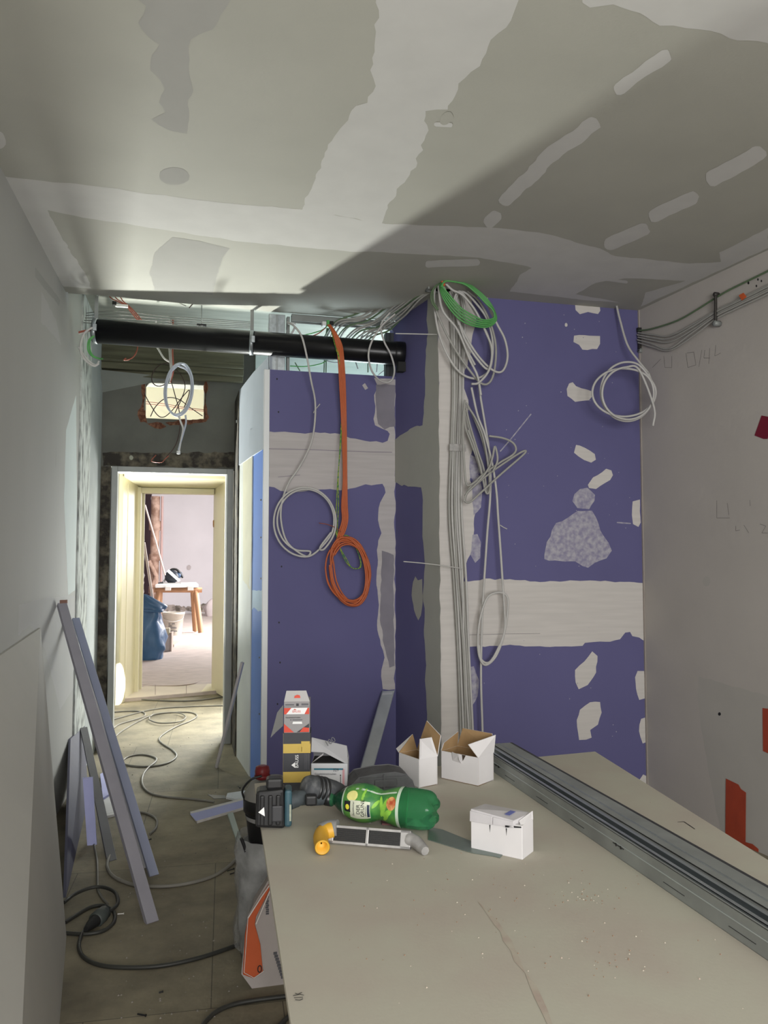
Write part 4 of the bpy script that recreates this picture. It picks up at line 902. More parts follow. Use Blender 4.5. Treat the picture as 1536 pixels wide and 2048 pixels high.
text('BAUSS', .0085, boxR, gk, Matrix.Translation((w2_*.33, -.0016, g*.655)) @ FRONT)
MB().slab([(w2_*.36, -.0012, g*.73), (w2_*.50, -.0012, g*.73), (w2_*.43, -.0012, g*.77)], (0, -.0003, 0)).build('house_mark', boxR, gk)
text('Gipsplattenschrauben', .0048, ink, gk, Matrix.Translation((w2_*.08, -.0016, g*.48)) @ FRONT)
m = MB(); m.box(w2_*.34, w2_*.72, -.0012, 0, g*.405, g*.43); m.box(w2_*.26, w2_*.30, -.0012, 0, g*.40, g*.435); m.build('small_print', inkG, gk)
MB().slab([(w2_*.40, .0005, g+.010), (w2_*.64, .0008, g+.010), (w2_*.62, .0018, g+.017), (w2_*.52, .0018, g+.019), (w2_*.42, .0014, g+.016)], (0, -.0008, 0)).build('red_mark', boxR, gk)

# --- green bottle
zc_ = T+.048
A = at_z(652, 1597, T+.050); B = at_z(874, 1622, T+.050)
Zx = (B-A).normalized(); Xx = Vector((0, 0, 1)); Xx = (Xx-Zx*Xx.dot(Zx)).normalized(); Yx = Zx.cross(Xx)
LB = (B-A).length
sc_ = LB/.297
bo = thing('drink_bottle', A, 'green plastic drink bottle with fruit label lying across the table', 'bottle')
bo.rotation_euler = Matrix((Xx, Yx, Zx)).transposed().to_euler()
prof = [(.017, 0), (.0175, .018), (.0135, .02), (.0135, .026), (.016, .030), (.024, .040), (.032, .054), (.0415, .075), (.0462, .098), (.0460, .112), (.0430, .130), (.0370, .146), (.0352, .155), (.0372, .165), (.0425, .182), (.0470, .200), (.0485, .215), (.0488, .25), (.0480, .268), (.0450, .282), (.036, .292), (.020, .295)]
prof = [(r, z*sc_) for r, z in prof]
sp = catmull([(r, z, 0) for r, z in prof], 4); sp = [(p.x, p.y) for p in sp]
def rad(z):
    for (r0, z0), (r1, z1) in zip(prof, prof[1:]):
        if z0 <= z <= z1: return r0+(r1-r0)*(z-z0)/max(1e-6, z1-z0)
    return prof[-1][0]
m = MB()
# petaloid base: modulate radius near the end
seg = 48; vs = []; fs = []
for r, z in sp:
    for k in range(seg):
        th = 2*math.pi*k/seg; u = max(0, (z/sc_-.262)/.033)
        rr = r*(1-.16*u*(1-math.cos(5*th))/2*min(1, u)); vs.append((rr*math.cos(th), rr*math.sin(th), z+.004*u*(math.cos(5*th))))
n = len(sp)
for i in range(n-1):
    for k in range(seg): fs.append((i*seg+k, i*seg+(k+1) % seg, (i+1)*seg+(k+1) % seg, (i+1)*seg+k))
m.add(vs, fs, 0, True); m.add(vs[-seg:], [tuple(range(seg))], 0); m.build('bottle_body', green, bo)
MB().lathe([(r+.0006, z) for r, z in sp if .024*sc_ < z < .060*sc_], seg=48, cap=False).build('dark_shoulder', greenD, bo)
MB().lathe([(.002, -.001), (.0178, 0), (.0182, .017*sc_), (.014, .0175*sc_)], seg=30).build('cap', bucketK, bo)
lab = [(r+.0009, z) for r, z in sp if .058*sc_ <= z <= .213*sc_]
lsl = MB().lathe(lab, seg=64, cap=False).build('label_sleeve', labelG, bo)
def onb(phi, z, off=.0014): r = rad(z)+off; return Vector((math.sin(phi)*r, math.cos(phi)*r, z))
def patch_b(name, mat, phiz, off=.0014, n=10):
    # fan of quads: phiz is a closed outline
    cx_ = sum(p[0] for p in phiz)/len(phiz); cz_ = sum(p[1] for p in phiz)/len(phiz)
    mb = MB(); K = 8
    rings = [[onb(cx_+(p[0]-cx_)*k/K, (cz_+(p[1]-cz_)*k/K)*sc_, off) for p in phiz] for k in range(1, K+1)]
    c = onb(cx_, cz_*sc_, off); L = len(phiz); vs = [c]+[v for r in rings for v in r]
    f = [(0, 1+i, 1+(i+1) % L) for i in range(L)]
    for k in range(K-1):
        for i in range(L): f.append((1+k*L+i, 1+(k+1)*L+i, 1+(k+1)*L+(i+1) % L, 1+k*L+(i+1) % L))
    mb.add(vs, f, 0, True); return mb.build(name, mat, lsl)
def rp(p0, p1, z0, z1, n=6):
    o = []
    for i in range(n): o.append((p0, z0+(z1-z0)*i/n))
    for i in range(n): o.append((p0+(p1-p0)*i/n, z1))
    for i in range(n): o.append((p1, z1+(z0-z1)*i/n))
    for i in range(n): o.append((p1+(p0-p1)*i/n, z0))
    return o
for k, (z0, z1) in enumerate(((.058, .062), (.205, .213))):
    MB().lathe([(rad(z0*sc_)+.0013, z0*sc_), (rad(z1*sc_)+.0013, z1*sc_)], seg=64, cap=False).build('label_rim', labelL, lsl)
patch_b('rim_stripe', labelL, rp(.98, 1.10, .062, .206, 12), .0012)
patch_b('lemon', lemonM, [(.62+.30*math.cos(t*.45), .088+.0155*math.sin(t*.45)) for t in range(14)], .0015)
patch_b('peach', peachM, [(.42+.36*math.cos(t*.45), .192+.013*math.sin(t*.45)) for t in range(14)], .0015)
for (p_, z_, a_, l_) in ((.10, .172, .6, .030), (-.15, .182, 1.2, .026), (.28, .165, -.3, .026), (.70, .118, .3, .02), (-.42, .178, .9, .022), (.30, .150, 1.0, .02)):
    pts = []
    for k in range(12):
        t_ = 2*math.pi*k/12; u_ = l_*math.cos(t_); v_ = l_*.30*math.sin(t_)
        pts.append((p_+(u_*math.cos(a_)-v_*math.sin(a_))/.042, z_+(u_*math.sin(a_)+v_*math.cos(a_))*.55))
    patch_b('leaf_print', leafM, pts, .00135)
patch_b('cream_panel', labelC, rp(-.62, .38, .084, .137), .0018)
patch_b('black_badge', ink, rp(-.28, .32, .068, .086), .0021)
patch_b('yellow_drop', M('yellow print', (.72, .66, .05), .5), [(-.0+.15*math.cos(t*.6), .0775+.0058*math.sin(t*.6)) for t in range(11)], .0024)
patch_b('dark_strip', M('navy print', (.02, .03, .06), .6), rp(-.50, .22, .130, .136), .0022)
def bend(phi0, z0): return lambda co: onb(phi0+co.x/.045, (z0*sc_)-co.y, .0026+co.z)
I4 = Matrix.Identity(4)
text('DER', .0125, ink, lsl, I4, bend=bend(-.32, .112), name='lettering')
text('GRÜNE', .0125, ink, lsl, I4, bend=bend(-.46, .123), name='lettering')
text('Durstlöscher', .0062, inkG, lsl, I4, bend=bend(-.42, .097), name='lettering')
text('ERFRISCHUNG', .0038, inkG, lsl, I4, bend=bend(-.42, .128), name='lettering')
# --- cordless tool
ca = at_z(541, 1660, T)
ct = thing('cordless_drill', ca, 'dusty black cordless drill lying with its battery towards the front left corner', 'power tool', -.12)
m = MB(); m.hexa([(-.038, 0, .006), (.036, 0, .0), (.036, .055, .0), (-.038, .055, .006)], [(-.036, .004, .092), (.032, .0, .098), (.034, .055, .100), (-.036, .055, .094)])
bat = m.build('battery', blackpl, ct, bev=.008)
for x in (-.026, -.006, .013):
    MB().box(x, x+.011, -.006, .004, .012, .084).build('battery_rib', blackpl, bat, bev=.003)
MB().box(.002, .030, -.008, .006, .020, .060).build('battery_latch', M('dark grey plastic', (.03, .03, .033), .5), bat, bev=.004)
MB().slab([(-.030, -.0068, .046), (-.014, -.0068, .036), (-.016, -.0068, .058)], (0, -.001, 0)).build('white_arrow', whitep, bat)
MB().box(-.012, .030, .010, .05, .094, .120).build('battery_button', blackpl, bat, bev=.006)
MB().box(.034, .052, .0, .058, .004, .094).build('battery_plate', tealpl, ct, bev=.006)
MB().box(.046, .0505, -.002, .0, .02, .060).build('rating_sticker', M('worn sticker', (.30, .32, .25), .6, var=.3, scale=60), ct)
m = MB().tube(catmull([(.045, .04, .055), (.07, .05, .060), (.10, .062, .058), (.135, .075, .055)], 6), [.021]*6+[.019]*6+[.022]*7, seg=14); m.build('grip', M('dusty rubber grip', (.05, .06, .065), .7, var=.4, scale=40), ct)
dustt = M('dusty machine housing', (.045, .048, .052), .6, col2=(.20, .20, .20), cmin=.48, cmax=.8, scale=30, bump=.1)
m = MB().lathe([(.012, -.062), (.026, -.058), (.032, -.045), (.033, .0), (.031, .03), (.027, .05), (.020, .062)], ax=(.75, .35, -.28), o=(.135, .085, .066), seg=20); mh = m.build('motor_housing', dustt, ct)
for k in range(3):
    MB().lathe([(.0325, -.03+k*.012), (.0345, -.028+k*.012), (.0345, -.024+k*.012), (.0335, -.022+k*.012)], ax=(.75, .35, -.28), o=(.135, .085, .066), seg=20, cap=False).build('vent_rib', blackpl, mh)
m = MB().lathe([(.020, .06), (.024, .064), (.024, .078), (.019, .084), (.019, .105), (.010, .112), (.008, .118)], ax=(.75, .35, -.28), o=(.135, .085, .066), seg=18); m.build('chuck', M('dusty black chuck', (.03, .03, .03), .4, var=.4, scale=40), ct)
MB().box(.085, .115, .01, .035, .05, .075).build('trigger', blackpl, ct, bev=.005)
# --- charcoal pad behind the bottle
gp = at_z(768, 1588, T)
m = MB()
outl = [(-.100, 0), (-.098, .030), (-.075, .052), (-.02, .060), (.03, .062), (.062, .054), (.080, .036), (.092, .0)]
for yy0, yy1, sh in ((-.012, .07, 1),):
    n = len(outl); vs = [(x*(.97), yy0, z*.96) for x, z in outl]+[(x, yy0+.012, z) for x, z in outl]+[(x, yy1, z) for x, z in outl]+[(x*.96, yy1+.01, z*.95) for x, z in outl]
    fs = [tuple(range(n))]+[tuple(range(4*n-1, 3*n-1, -1))]
    for k in range(3): fs += [(k*n+i, k*n+(i+1) % n, (k+1)*n+(i+1) % n, (k+1)*n+i) for i in range(n)]
    m.add(vs, fs, 0)
pd = thing('tool_case', gp, 'charcoal moulded plastic case standing behind the green bottle', 'case', -.05)
m.build('case_shell', greypl, pd, bev=.004)
MB().box(-.03, .035, -.0155, -.011, .022, .044).build('raised_panel', greypl, pd, bev=.003)
MB().box(-.005, .0, -.016, -.012, .0, .058).build('rib', greypl, pd); MB().box(-.07, .06, -.015, -.012, .048, .051).build('rib', greypl, pd)
# --- rasp plane with yellow handle
ra = at_z(640, 1685, T); rb_ = at_z(842, 1702, T); dv = rb_-ra; rl = dv.length
rp_ = thing('rasp_plane', ra, 'grey metal rasp plane with perforated blade and yellow handle in front of the bottle', 'rasp', math.atan2(dv.y, dv.x))
lean = .35
def rl_(x, v, t): # v along height, t thickness
    return (x, v*math.sin(lean)-t*math.cos(lean), v*math.cos(lean)+t*math.sin(lean)+.001)
m = MB()
def rb(x0, x1, v0, v1, t0, t1, mi=0, dx=0):
    m.hexa([rl_(x0, v0, t0), rl_(x1, v0, t0), rl_(x1, v0, t1), rl_(x0, v0, t1)], [rl_(x0+dx, v1, t0), rl_(x1+dx, v1, t0), rl_(x1+dx, v1, t1), rl_(x0+dx, v1, t1)], mi)
rb(.022, rl*.90, .0, .006, -.010, .010); rb(.022, rl*.90, .034, .040, -.010, .010); rb(.022, rl*.90, 0, .04, -.012, -.008)
rb(.022, .034, 0, .04, -.01, .010); rb(rl*.80, rl*.90, 0, .04, -.01, .010); rb(rl*.46, rl*.49, 0, .04, -.008, .010)
m.build('rasp_body', silver, rp_, bev=.001)
m = MB(); rb(.035, rl*.455, .006, .034, .004, .0085); rb(rl*.495, rl*.80, .006, .034, .004, .0085); m.build('rasp_blade', M('dark blade', (.018, .018, .018), .6, .2), rp_)
m = MB(); rnd = random.Random(4)
for i in range(44):
    for j in range(6):
        x = .038+i*(rl*.80-.040)/44+(j % 2)*.0022; v = .0085+j*.0043
        if rl*.45 < x < rl*.50: continue
        m.add([rl_(x, v, .0087), rl_(x+.0022, v, .0095), rl_(x+.0012, v+.0026, .0105), rl_(x+.0005, v+.002, .0087)], [(0, 1, 2), (0, 2, 3)], 0)
m.build('blade_teeth', M('blade teeth', (.10, .10, .10), .45, .4), rp_)
m = MB().tube(catmull([(rl*.88, .008, .022), (rl*.95, .0, .020), (rl*1.02, -.014, .012), (rl*1.06, -.026, .010)], 4), [.017, .017, .016, .015, .015, .014, .014, .013, .013, .012, .012, .011, .010][:13], seg=8); m.build('front_knob', silver, rp_)
hw = MB().tube(catmull([(.040, .012, .032), (.018, .010, .030), (.004, -.004, .026)], 5), [.020]*11, seg=12); hw.build('handle_collar', M('dusty grey collar', (.20, .20, .20), .6, var=.2), rp_)
hpts = catmull([(.028, .006, .030), (.010, -.006, .026), (.012, -.034, .022), (.030, -.078, .0185)], 6)
m = MB().tube(hpts, [.019-.003*k/len(hpts) for k in range(len(hpts))], seg=16, cap=False)
e = hpts[-1]; dr = (hpts[-1]-hpts[-2]).normalized()
m.lathe([(.016, 0), (.0175, .002), (.0135, .004), (.0125, -.02), (.002, -.021)], o=e, ax=dr, seg=20, cap=False)
m.build('yellow_handle', yellowp, rp_)
# --- thin metal strip under the small carton
zz = T+.0008
o = MB().slab([at_z(x, y, zz) for x, y in ((1000,1716),(988,1713),(943,1706),(856,1680),(858,1655),(885,1660),(945,1684),(1010,1705))], (0, 0, .0012)).build('steel_strip', M('grey green steel blade', (.16, .20, .18), .35, .4, var=.15))
tag(o, 'thin grey green metal blade lying between the rasp and the small carton', 'blade')
o = MB().slab([at_z(x, y, T+.0004) for x, y in ((718,1634),(740,1636),(742,1647),(716,1645))], (0, 0, .004)).build('sticker_scrap', M('grey scrap', (.24, .25, .22), .7, var=.3, scale=60)); tag(o, 'small grey scrap under the bottle label', 'scrap')
o = MB().slab([at_z(x, y, T+.0004) for x, y in ((762,1640),(800,1644),(806,1652),(764,1650))], (0, 0, .004)).build('red_scrap', M('dull red scrap', (.22, .09, .09), .7, var=.3, scale=60)); tag(o, 'dull red scrap lying between the bottle and the rasp', 'scrap')

# --- steel profiles lying on the table
def profile(name, x0, x1, y0, y1, z0, z1, t, mats, label, open_up=True, lip=.006, skew=0, group=None):
    o_ = thing(name, ((x0+x1)/2, y0, z0), label, 'steel profile', skew, group)
    w = (x1-x0)/2; L = y1-y0; h = z1-z0; m = MB()
    m.box(-w, -w+t, 0, L, 0, h); m.box(w-t, w, 0, L, 0, h)
    if open_up:
        m.box(-w, w, 0, L, 0, t); m.box(-w, -w+lip, 0, L, h-t, h); m.box(w-lip, w, 0, L, h-t, h)
    else:
        m.box(-w, w, 0, L, h-t, h)
    m.build('profile_body', mats[0], o_)
    return o_, w, L, h
pr = at_z(977, 1539, T); zt = T+.05
o_, w, L, h = profile('steel_profile', pr.x+.002, pr.x+.055, .0, 2.56, T, zt, .0012, (zinc2,), 'front galvanised profile, its tall side facing the cartons', skew=-.001)
for yy in (2.33, 1.62, .95):
    m = MB(); m.box(-w-.0012, -w, yy, yy+.045, h*.52, h*.55); m.box(-w-.0012, -w, yy+.010, yy+.014, h*.46, h*.60); m.box(-w-.0012, -w, yy+.030, yy+.034, h*.46, h*.60); m.build('cable_cutout', zdark, o_)
m = MB()
for yy in (2.22, 2.0, 1.8, 1.4, 1.2, .8): m.box(-w-.001, -w, yy, yy+.07, h*.28, h*.295)
m.build('slot_marks', zdark, o_)
MB().box(-w-.0008, -w+.0005, 0, L, h*.60, h*.64).build('pressed_bead', M('pale zinc bead', (.55, .60, .62), .4, .6), o_)
o2_, w, L, h = profile('steel_profile', pr.x+.012, pr.x+.049, .0, 2.50, T+.0015, zt+.002, .0012, (zinc,), 'narrow galvanised profile nested inside the front profile', lip=.010)
o3_, w, L, h = profile('steel_profile', pr.x+.062, pr.x+.134, .0, 2.54, T, zt-.001, .0012, (zinc2,), 'right-hand galvanised profile with its dusty flat web on top', open_up=False)
m = MB()
for x in (-w*.4, -w*.3): m.box(x, x+.002, 0, L, h, h+.0006)
m.box(w-.007, w+.0004, 0, L, h-.001, h+.0007, 1)
m.build('pressed_bead', [zinc, M('dark edge', (.05, .05, .055), .6, .3)], o3_)
m = MB().box(pr.x+.050, pr.x+.0618, .0, 2.45, T, T+.036); o = m.build('gap_shade', M('painted gap shade', (.03, .03, .033), .6, .3)); tag(o, 'dark filler strip standing for the shade between the front and right-hand profiles', 'steel profile')  # dark box added to stand for the shade in the gap

# --- short stud leaning in the purple corner
A0 = at_z(705, 1632, .012); A0 = Vector((A0.x, A0.y, 0)); B0 = at_y(776, 1382, YA-.02)
dd = (B0-A0); sx = Vector((1, .12, 0)).normalized()*.042; nrm = dd.cross(sx).normalized(); 
if nrm.y > 0: nrm = -nrm
t = thing('leaning_stud', A0, 'short galvanised stud leaning in the inner corner of the purple wall', 'steel stud')
m = MB().slab([-sx, sx, sx+dd, -sx+dd], nrm*.0012, 0); m.slab([-sx, -sx+nrm*.03, -sx+nrm*.03+dd, -sx+dd], sx*.03, 0); m.slab([sx-sx*.03, sx-sx*.03+nrm*.012, sx+nrm*.012+dd-sx*.03, sx+dd-sx*.03], sx*.03, 0)
m.build('stud_body', M('bright stud zinc', (.50, .53, .55), .35, .35, var=.12, scale=10), t)
MB().slab([-sx*.8+dd*.965+nrm*.002, sx*.8+dd*.965+nrm*.002, sx*.8+dd*.985+nrm*.002, -sx*.8+dd*.985+nrm*.002], nrm*.001).build('bright_end', M('bright zinc', (.8, .82, .84), .3, .5), t)
# ------------------------------------------------------------------ things on the left wall and floor
def plank(name, A, B, wvec, th, mat, label, cat='strip', side=None, edge=None):
    A, B, wv = Vector(A), Vector(B), Vector(wvec)
    n = (B-A).cross(wv).normalized()
    if n.dot(CAM-A) < 0: n = -n
    m = MB().slab([A-wv, A+wv, B+wv, B-wv], -n*th, 0)
    if edge: m.slab([A+wv+n*.0003, A+wv*1.02+n*.0003, B+wv*1.02+n*.0003, B+wv+n*.0003], -n*th, 1)
    o = m.build(name, [mat, edge] if edge else mat)
    return tag(o, label, cat)
wx = lambda px, py, off: flw(px, py)+nl*off
A = at_z(306, 1846, .0)+Vector((0, 0, .004)); B = wx(113, 1206, .03)
lpf = plank('leaning_profile', A, B, Vector((.022, .012, 0)), .022, M('grey lilac profile', (.30, .29, .33), .6, .1, var=.1), 'long grey profile leaning from the floor up the left wall, nearest of the leaning strips', 'profile')
m = MB().slab([B+Vector((-.012, -.01, -.004)), B+Vector((.024, .012, -.004)), B+Vector((.024, .012, .016)), B+Vector((-.012, -.01, .016))], (0, .02, 0)); m.build('end_cap', M('brown rust end', (.22, .12, .09), .7), lpf)['label'] = 'rusty brown end cap'
A = at_z(309, 1752, .0)+Vector((0, 0, .004)); B = wx(136, 1236, .045)
plank('leaning_strip', A, B, Vector((.019, .01, 0)), .0125, lilac, 'blue lilac plasterboard strip leaning behind the long grey profile', edge=gypsum)
A2 = at_z(302, 1742, .0)+Vector((-.02, .04, .004)); B2 = wx(130, 1240, .02)
plank('leaning_strip', A2, B2, Vector((.012, .006, 0)), .0125, M('white strip face', (.50, .50, .52), .7), 'thin white strip leaning just behind the lilac strip')
A = at_z(224, 1722, .0); B = wx(158, 1455, .03)
plank('leaning_strip', A+Vector((0, 0, .003)), B, Vector((.020, .012, 0)), .015, M('dark grey board', (.13, .13, .14), .7), 'short dark board strip leaning on the lower left wall', edge=gypsum)  # strip in one even dark grey with a pale gypsum edge
# purple offcut leaning low on the wall, colour darkened to hold its shade
P = [wx(137, 1478, .012), wx(166, 1452, .012), at_z(176, 1600, .001), at_z(132, 1795, .001)]
tag(MB().slab(P, (-.012, 0, 0)).build('board_offcut', M('shaded violet offcut', (.07, .07, .11), .75, var=.1)), 'dark shaded violet offcut standing low against the left wall, shade painted in', 'board')
# standing blue strip piece and floor offcuts
a = at_z(189, 1690, 0)
tag(MB().hexa([a+Vector(v) for v in ((-.035, 0, 0), (.01, 0, 0), (.01, .02, 0), (-.035, .02, 0))], [a+Vector(v) for v in ((-.065, .02, .33), (-.018, .02, .33), (-.018, .04, .33), (-.065, .04, .33))]).build('board_offcut', M('bright lilac offcut', (.42, .44, .72), .7)), 'short bright lilac offcut standing upright behind the dark strip', 'board')
def flat(px, th, mat, label, cat='board', name='board_offcut', z=0.0):
    return tag(MB().slab([at_z(x, y, z) for x, y in px], (0, 0, th)).build(name, mat), label, cat)
flat([(200,1580),(228,1568),(232,1632),(212,1637)], .0125, M('white offcut', (.58, .58, .58), .8), 'white board offcut flat on the floor under the leaning strips')
flat([(200,1552),(222,1540),(230,1585),(206,1600)], .0125, M('bright lilac offcut', (.42, .44, .72)), 'lilac board offcut flat on the floor near the left wall', z=.0135)
m = MB().slab([at_z(x, y, 0) for x, y in ((380,1628),(503,1596),(512,1612),(394,1647))], (0, 0, .0125), 0); m.slab([at_z(x, y, .0127) for x, y in ((380,1628),(503,1596),(509,1608),(392,1642))], (0, 0, .0004), 1)
tag(m.build('board_offcut', [gypsum, M('lilac face', (.36, .38, .62), .75)]), 'long lilac plasterboard offcut lying across the floor beside the table', 'board')
flat([(455,1631),(466,1629),(490,1705),(482,1712)], .0125, M('pale green strip', (.42, .48, .44), .8), 'thin pale strip on the floor running towards the black bucket', 'strip', 'floor_strip')
flat([(415,1590),(450,1592),(452,1597),(428,1598)], .004, M('steel tool', (.22, .23, .23), .4, .7), 'small flat metal tool on the floor by the lilac offcut', 'tool', 'floor_tool')
flat([(455,1590),(497,1584),(499,1600),(470,1602),(452,1598)], .012, M('white crumpled scrap', (.66, .68, .68), .8, bump=.6), 'crumpled white scrap on the floor at the foot of the partition', 'scrap', 'paper_scrap')
# two thin strips leaning near the partition
plank('leaning_strip', at_z(435, 1536, .002), at_x(487, 1326, .395), Vector((.006, .012, 0)), .016, M('pale strip', (.50, .47, .46), .7), 'thin pale strip leaning against the partition side near the door frame')
# foreground leaning sheet
top0 = wx(76, 1256, .012); bot0 = at_z(133, 1873, .0); b2_ = at_z(119, 2048, 0); k_ = (bot0.y-.9)/(bot0.y-b2_.y); bot1 = bot0+(b2_-bot0)*k_
top1 = Vector((lx(.9)+.012, .9, .93)); P = [bot1, bot0, top0, top1]
m = MB(); m.add([Vector(p) for p in P]+[Vector(p)+Vector((-.0125, 0, 0)) for p in P], [(0, 1, 2), (0, 2, 3), (4, 6, 5), (4, 7, 6), (0, 4, 5, 1), (1, 5, 6, 2), (2, 6, 7, 3), (3, 7, 4, 0)], 0)
tag(m.build('plasterboard_sheet', M('sheet back paper', (.42, .41, .375), .8, var=.05, scale=3)), 'large pale plasterboard sheet leaning against the left wall in the foreground', 'plasterboard')
# --- cables on the floor
def fc_(pp, r, mat, label, name='floor_cable', z=0):
    return cable(name, [at_z(x, y, z+r) for x, y in pp], r, mat, label, per=7)
fc_([(225,1478),(250,1458),(300,1432),(345,1425),(382,1425),(394,1432),(380,1442),(355,1452),(330,1466),(318,1478),(326,1488),(345,1500),(353,1512),(340,1524),(315,1531),(280,1533),(252,1529),(245,1522),(258,1513),(285,1509),(310,1515),(311,1523),(296,1536),(286,1550),(284,1565),(290,1578),(305,1588),(335,1594),(370,1597),(400,1600),(428,1604)], .0065, cabF, 'grey cable winding in loops along the corridor floor to the lilac offcut')
fc_([(226,1457),(240,1448),(280,1436),(290,1430),(285,1424),(262,1422),(228,1424)], .0065, cabF, 'grey cable loop on the floor just inside the door frame on the left')
fc_([(300,1433),(310,1428),(345,1425),(365,1428),(371,1436),(355,1444),(320,1446),(300,1440),(299,1434)], .0065, cabF, 'closed oval loop of grey cable in the middle of the doorway floor', z=.013)
fc_([(222,1440),(300,1420),(360,1414),(450,1411),(470,1411)], .0065, cabF, 'grey cable stretched across the doorway floor', z=.0)
fc_([(222,1398),(250,1397),(300,1400),(360,1402),(410,1399),(470,1389)], .0075, M('dark floor hose', (.14, .135, .115), .6), 'darker cable crossing the hall floor in front of the tiled step')
fc_([(225,1396),(290,1392),(380,1388),(400,1384)], .006, cabF, 'thin cable along the foot of the tiled step')
fc_([(285,1372),(320,1372),(360,1371),(385,1368),(402,1362)], .006, M('pinkish cable', (.38, .30, .27), .6), 'pinkish cable curving over the threshold into the far room', z=.05)
fc_([(275,1368),(283,1360),(288,1358),(305,1366),(300,1368),(285,1370)], .005, M('pinkish cable', (.38, .30, .27)), 'small tangle of pinkish wire beside the left door reveal', z=.055)
fc_([(478,1690),(475,1712),(455,1735),(420,1755),(370,1768),(320,1773),(270,1770),(230,1755),(215,1735),(218,1715),(228,1700)], .0075, cabF, 'grey cable sweeping in a wide arc over the floor under the leaning profile')
fc_([(212,1630),(250,1623),(290,1626),(312,1638),(312,1655),(300,1668)], .0065, cabF, 'grey cable arc emerging behind the leaning strips')
fc_([(188,1690),(194,1720),(195,1760),(196,1780),(205,1797),(215,1808)], .0055, M('dark floor hose', (.14, .135, .115)), 'dark cable coming straight down beside the dark leaning strip')
fc_([(128,1805),(150,1788),(180,1776),(205,1774),(228,1783),(236,1800),(232,1812),(215,1826)], .0075, cabK, 'upper dark cable loop beside the foreground sheet', z=.008)
fc_([(130,1845),(150,1832),(180,1815),(205,1811),(222,1818),(230,1832),(225,1848),(205,1862),(170,1868),(130,1866)], .0075, cabK, 'lower dark cable loop wound around the black plug', z=.0)
fc_([(170,1860),(162,1872),(158,1895),(168,1915),(200,1930),(250,1935),(320,1932),(390,1918),(450,1899),(492,1882)], .0075, cabK, 'black cable running from the plug across the floor to the orange sack')
fc_([(400,2060),(412,2042),(435,2022),(470,2008),(520,1999),(600,1990),(680,1985)], .0075, cabK, 'black cable on the floor at the bottom edge beside the table')
fc_([(550,2060),(575,2035),(610,2005)], .0075, cabK, 'short stretch of black cable under the near table edge')
pg0 = at_z(172, 1858, .022); pg1 = at_z(212, 1822, .024)
pg = thing('cable_plug', pg0, 'black rubber extension coupling lying in the cable loops', 'plug'); v = pg1-pg0
MB().tube([v*0, v*.2, v*.45], [.010, .018, .024], seg=16).build('plug_boot', M('black rubber', (.012, .012, .012), .6), pg)
MB().lathe([(.024, 0), (.030, .004), (.030, .05), (.027, .055)], o=v*.45, ax=v, seg=20).build('coupling', M('dark green grey plastic', (.06, .07, .065), .5), pg)
MB().lathe([(.0265, .0), (.0265, .022), (.02, .024)], o=v*.45+v.normalized()*.053, ax=v, seg=20).build('collar', M('dark green grey plastic', (.06, .07, .065)), pg)
# screws and crumbs on the floor
rnd = random.Random(6)
scrs = [((275,2028),(292,2031),'dark screw lying alone near the bottom of the floor'), ((318,1985),(326,1983),'tiny dark plug lying alone on the lower floor'), ((455,1742),(468,1737),'short dark screw on the floor left of the sacks'), ((460,1748),(470,1745),'pale screw beside the short dark screw'), ((296,1680),(302,1678),'dark nut on the floor near the lilac strip foot'), ((476,1573),(480,1576),'dark crumb on the floor near the partition foot'), ((235,1828),(248,1827),'pale dowel beside the cable loops')]
for p, q, lab_ in scrs:
    a, b = at_z(*p, .004), at_z(*q, .004)
    o = MB().tube([a, a.lerp(b, .85), b], [.0025, .0025, .0045], seg=8).build('screw', ink if 'dark' in lab_ else whitewd); tag(o, lab_, 'screw')
m = MB()
for k in range(160):
    x, y = rnd.uniform(230, 480), rnd.uniform(1420, 2040); p = at_z(x, y, 0); s_ = rnd.uniform(.001, .004)
    m.hexa([p+Vector((-s_, -s_, 0)), p+Vector((s_, -s_*.6, 0)), p+Vector((s_, s_, 0)), p+Vector((-s_, s_*.6, 0))], [p+Vector((-s_*.4, 0, s_)), p+Vector((s_*.3, -s_*.4, s_)), p+Vector((s_*.4, s_*.2, s_)), p+Vector((0, s_*.5, s_))])
tag(m.build('floor_crumbs', M('grey crumbs', (.22, .20, .17), .9, var=.4, scale=30)), 'fine grey crumbs and dust scattered over the corridor floor', 'debris', kind='stuff')

# --- buckets and sacks beside the table
def sack(name, px_c, y_base, prof, mat, label, cat='sack', rz=0, sq=.6, z=0, amp=.02, seed=1, parts=None, seg=28, top=None):
    a = at_z(px_c, y_base, z); t = thing(name, a, label, cat, rz)
    vs = []; fs = []
    for i, (r, h, ox) in enumerate(prof):
        for k in range(seg):
            th = 2*math.pi*k/seg
            d = Vector((math.cos(th), math.sin(th)*sq, 0)); n_ = noise.noise(Vector((math.cos(th)*1.6+seed, math.sin(th)*1.6, h*6)))*amp
            vs.append(Vector((ox, 0, h))+d*(r+n_*(1 if 0 < i else .3)))
    for i in range(len(prof)-1):
        for k in range(seg): fs.append((i*seg+k, i*seg+(k+1) % seg, (i+1)*seg+(k+1) % seg, (i+1)*seg+k))
    m = MB(); m.add(vs, fs, 0, True); m.add(vs[:seg], [tuple(range(seg-1, -1, -1))]); m.add(vs[-seg:], [tuple(range(seg))])
    m.build('sack_body', mat, t)
    return t
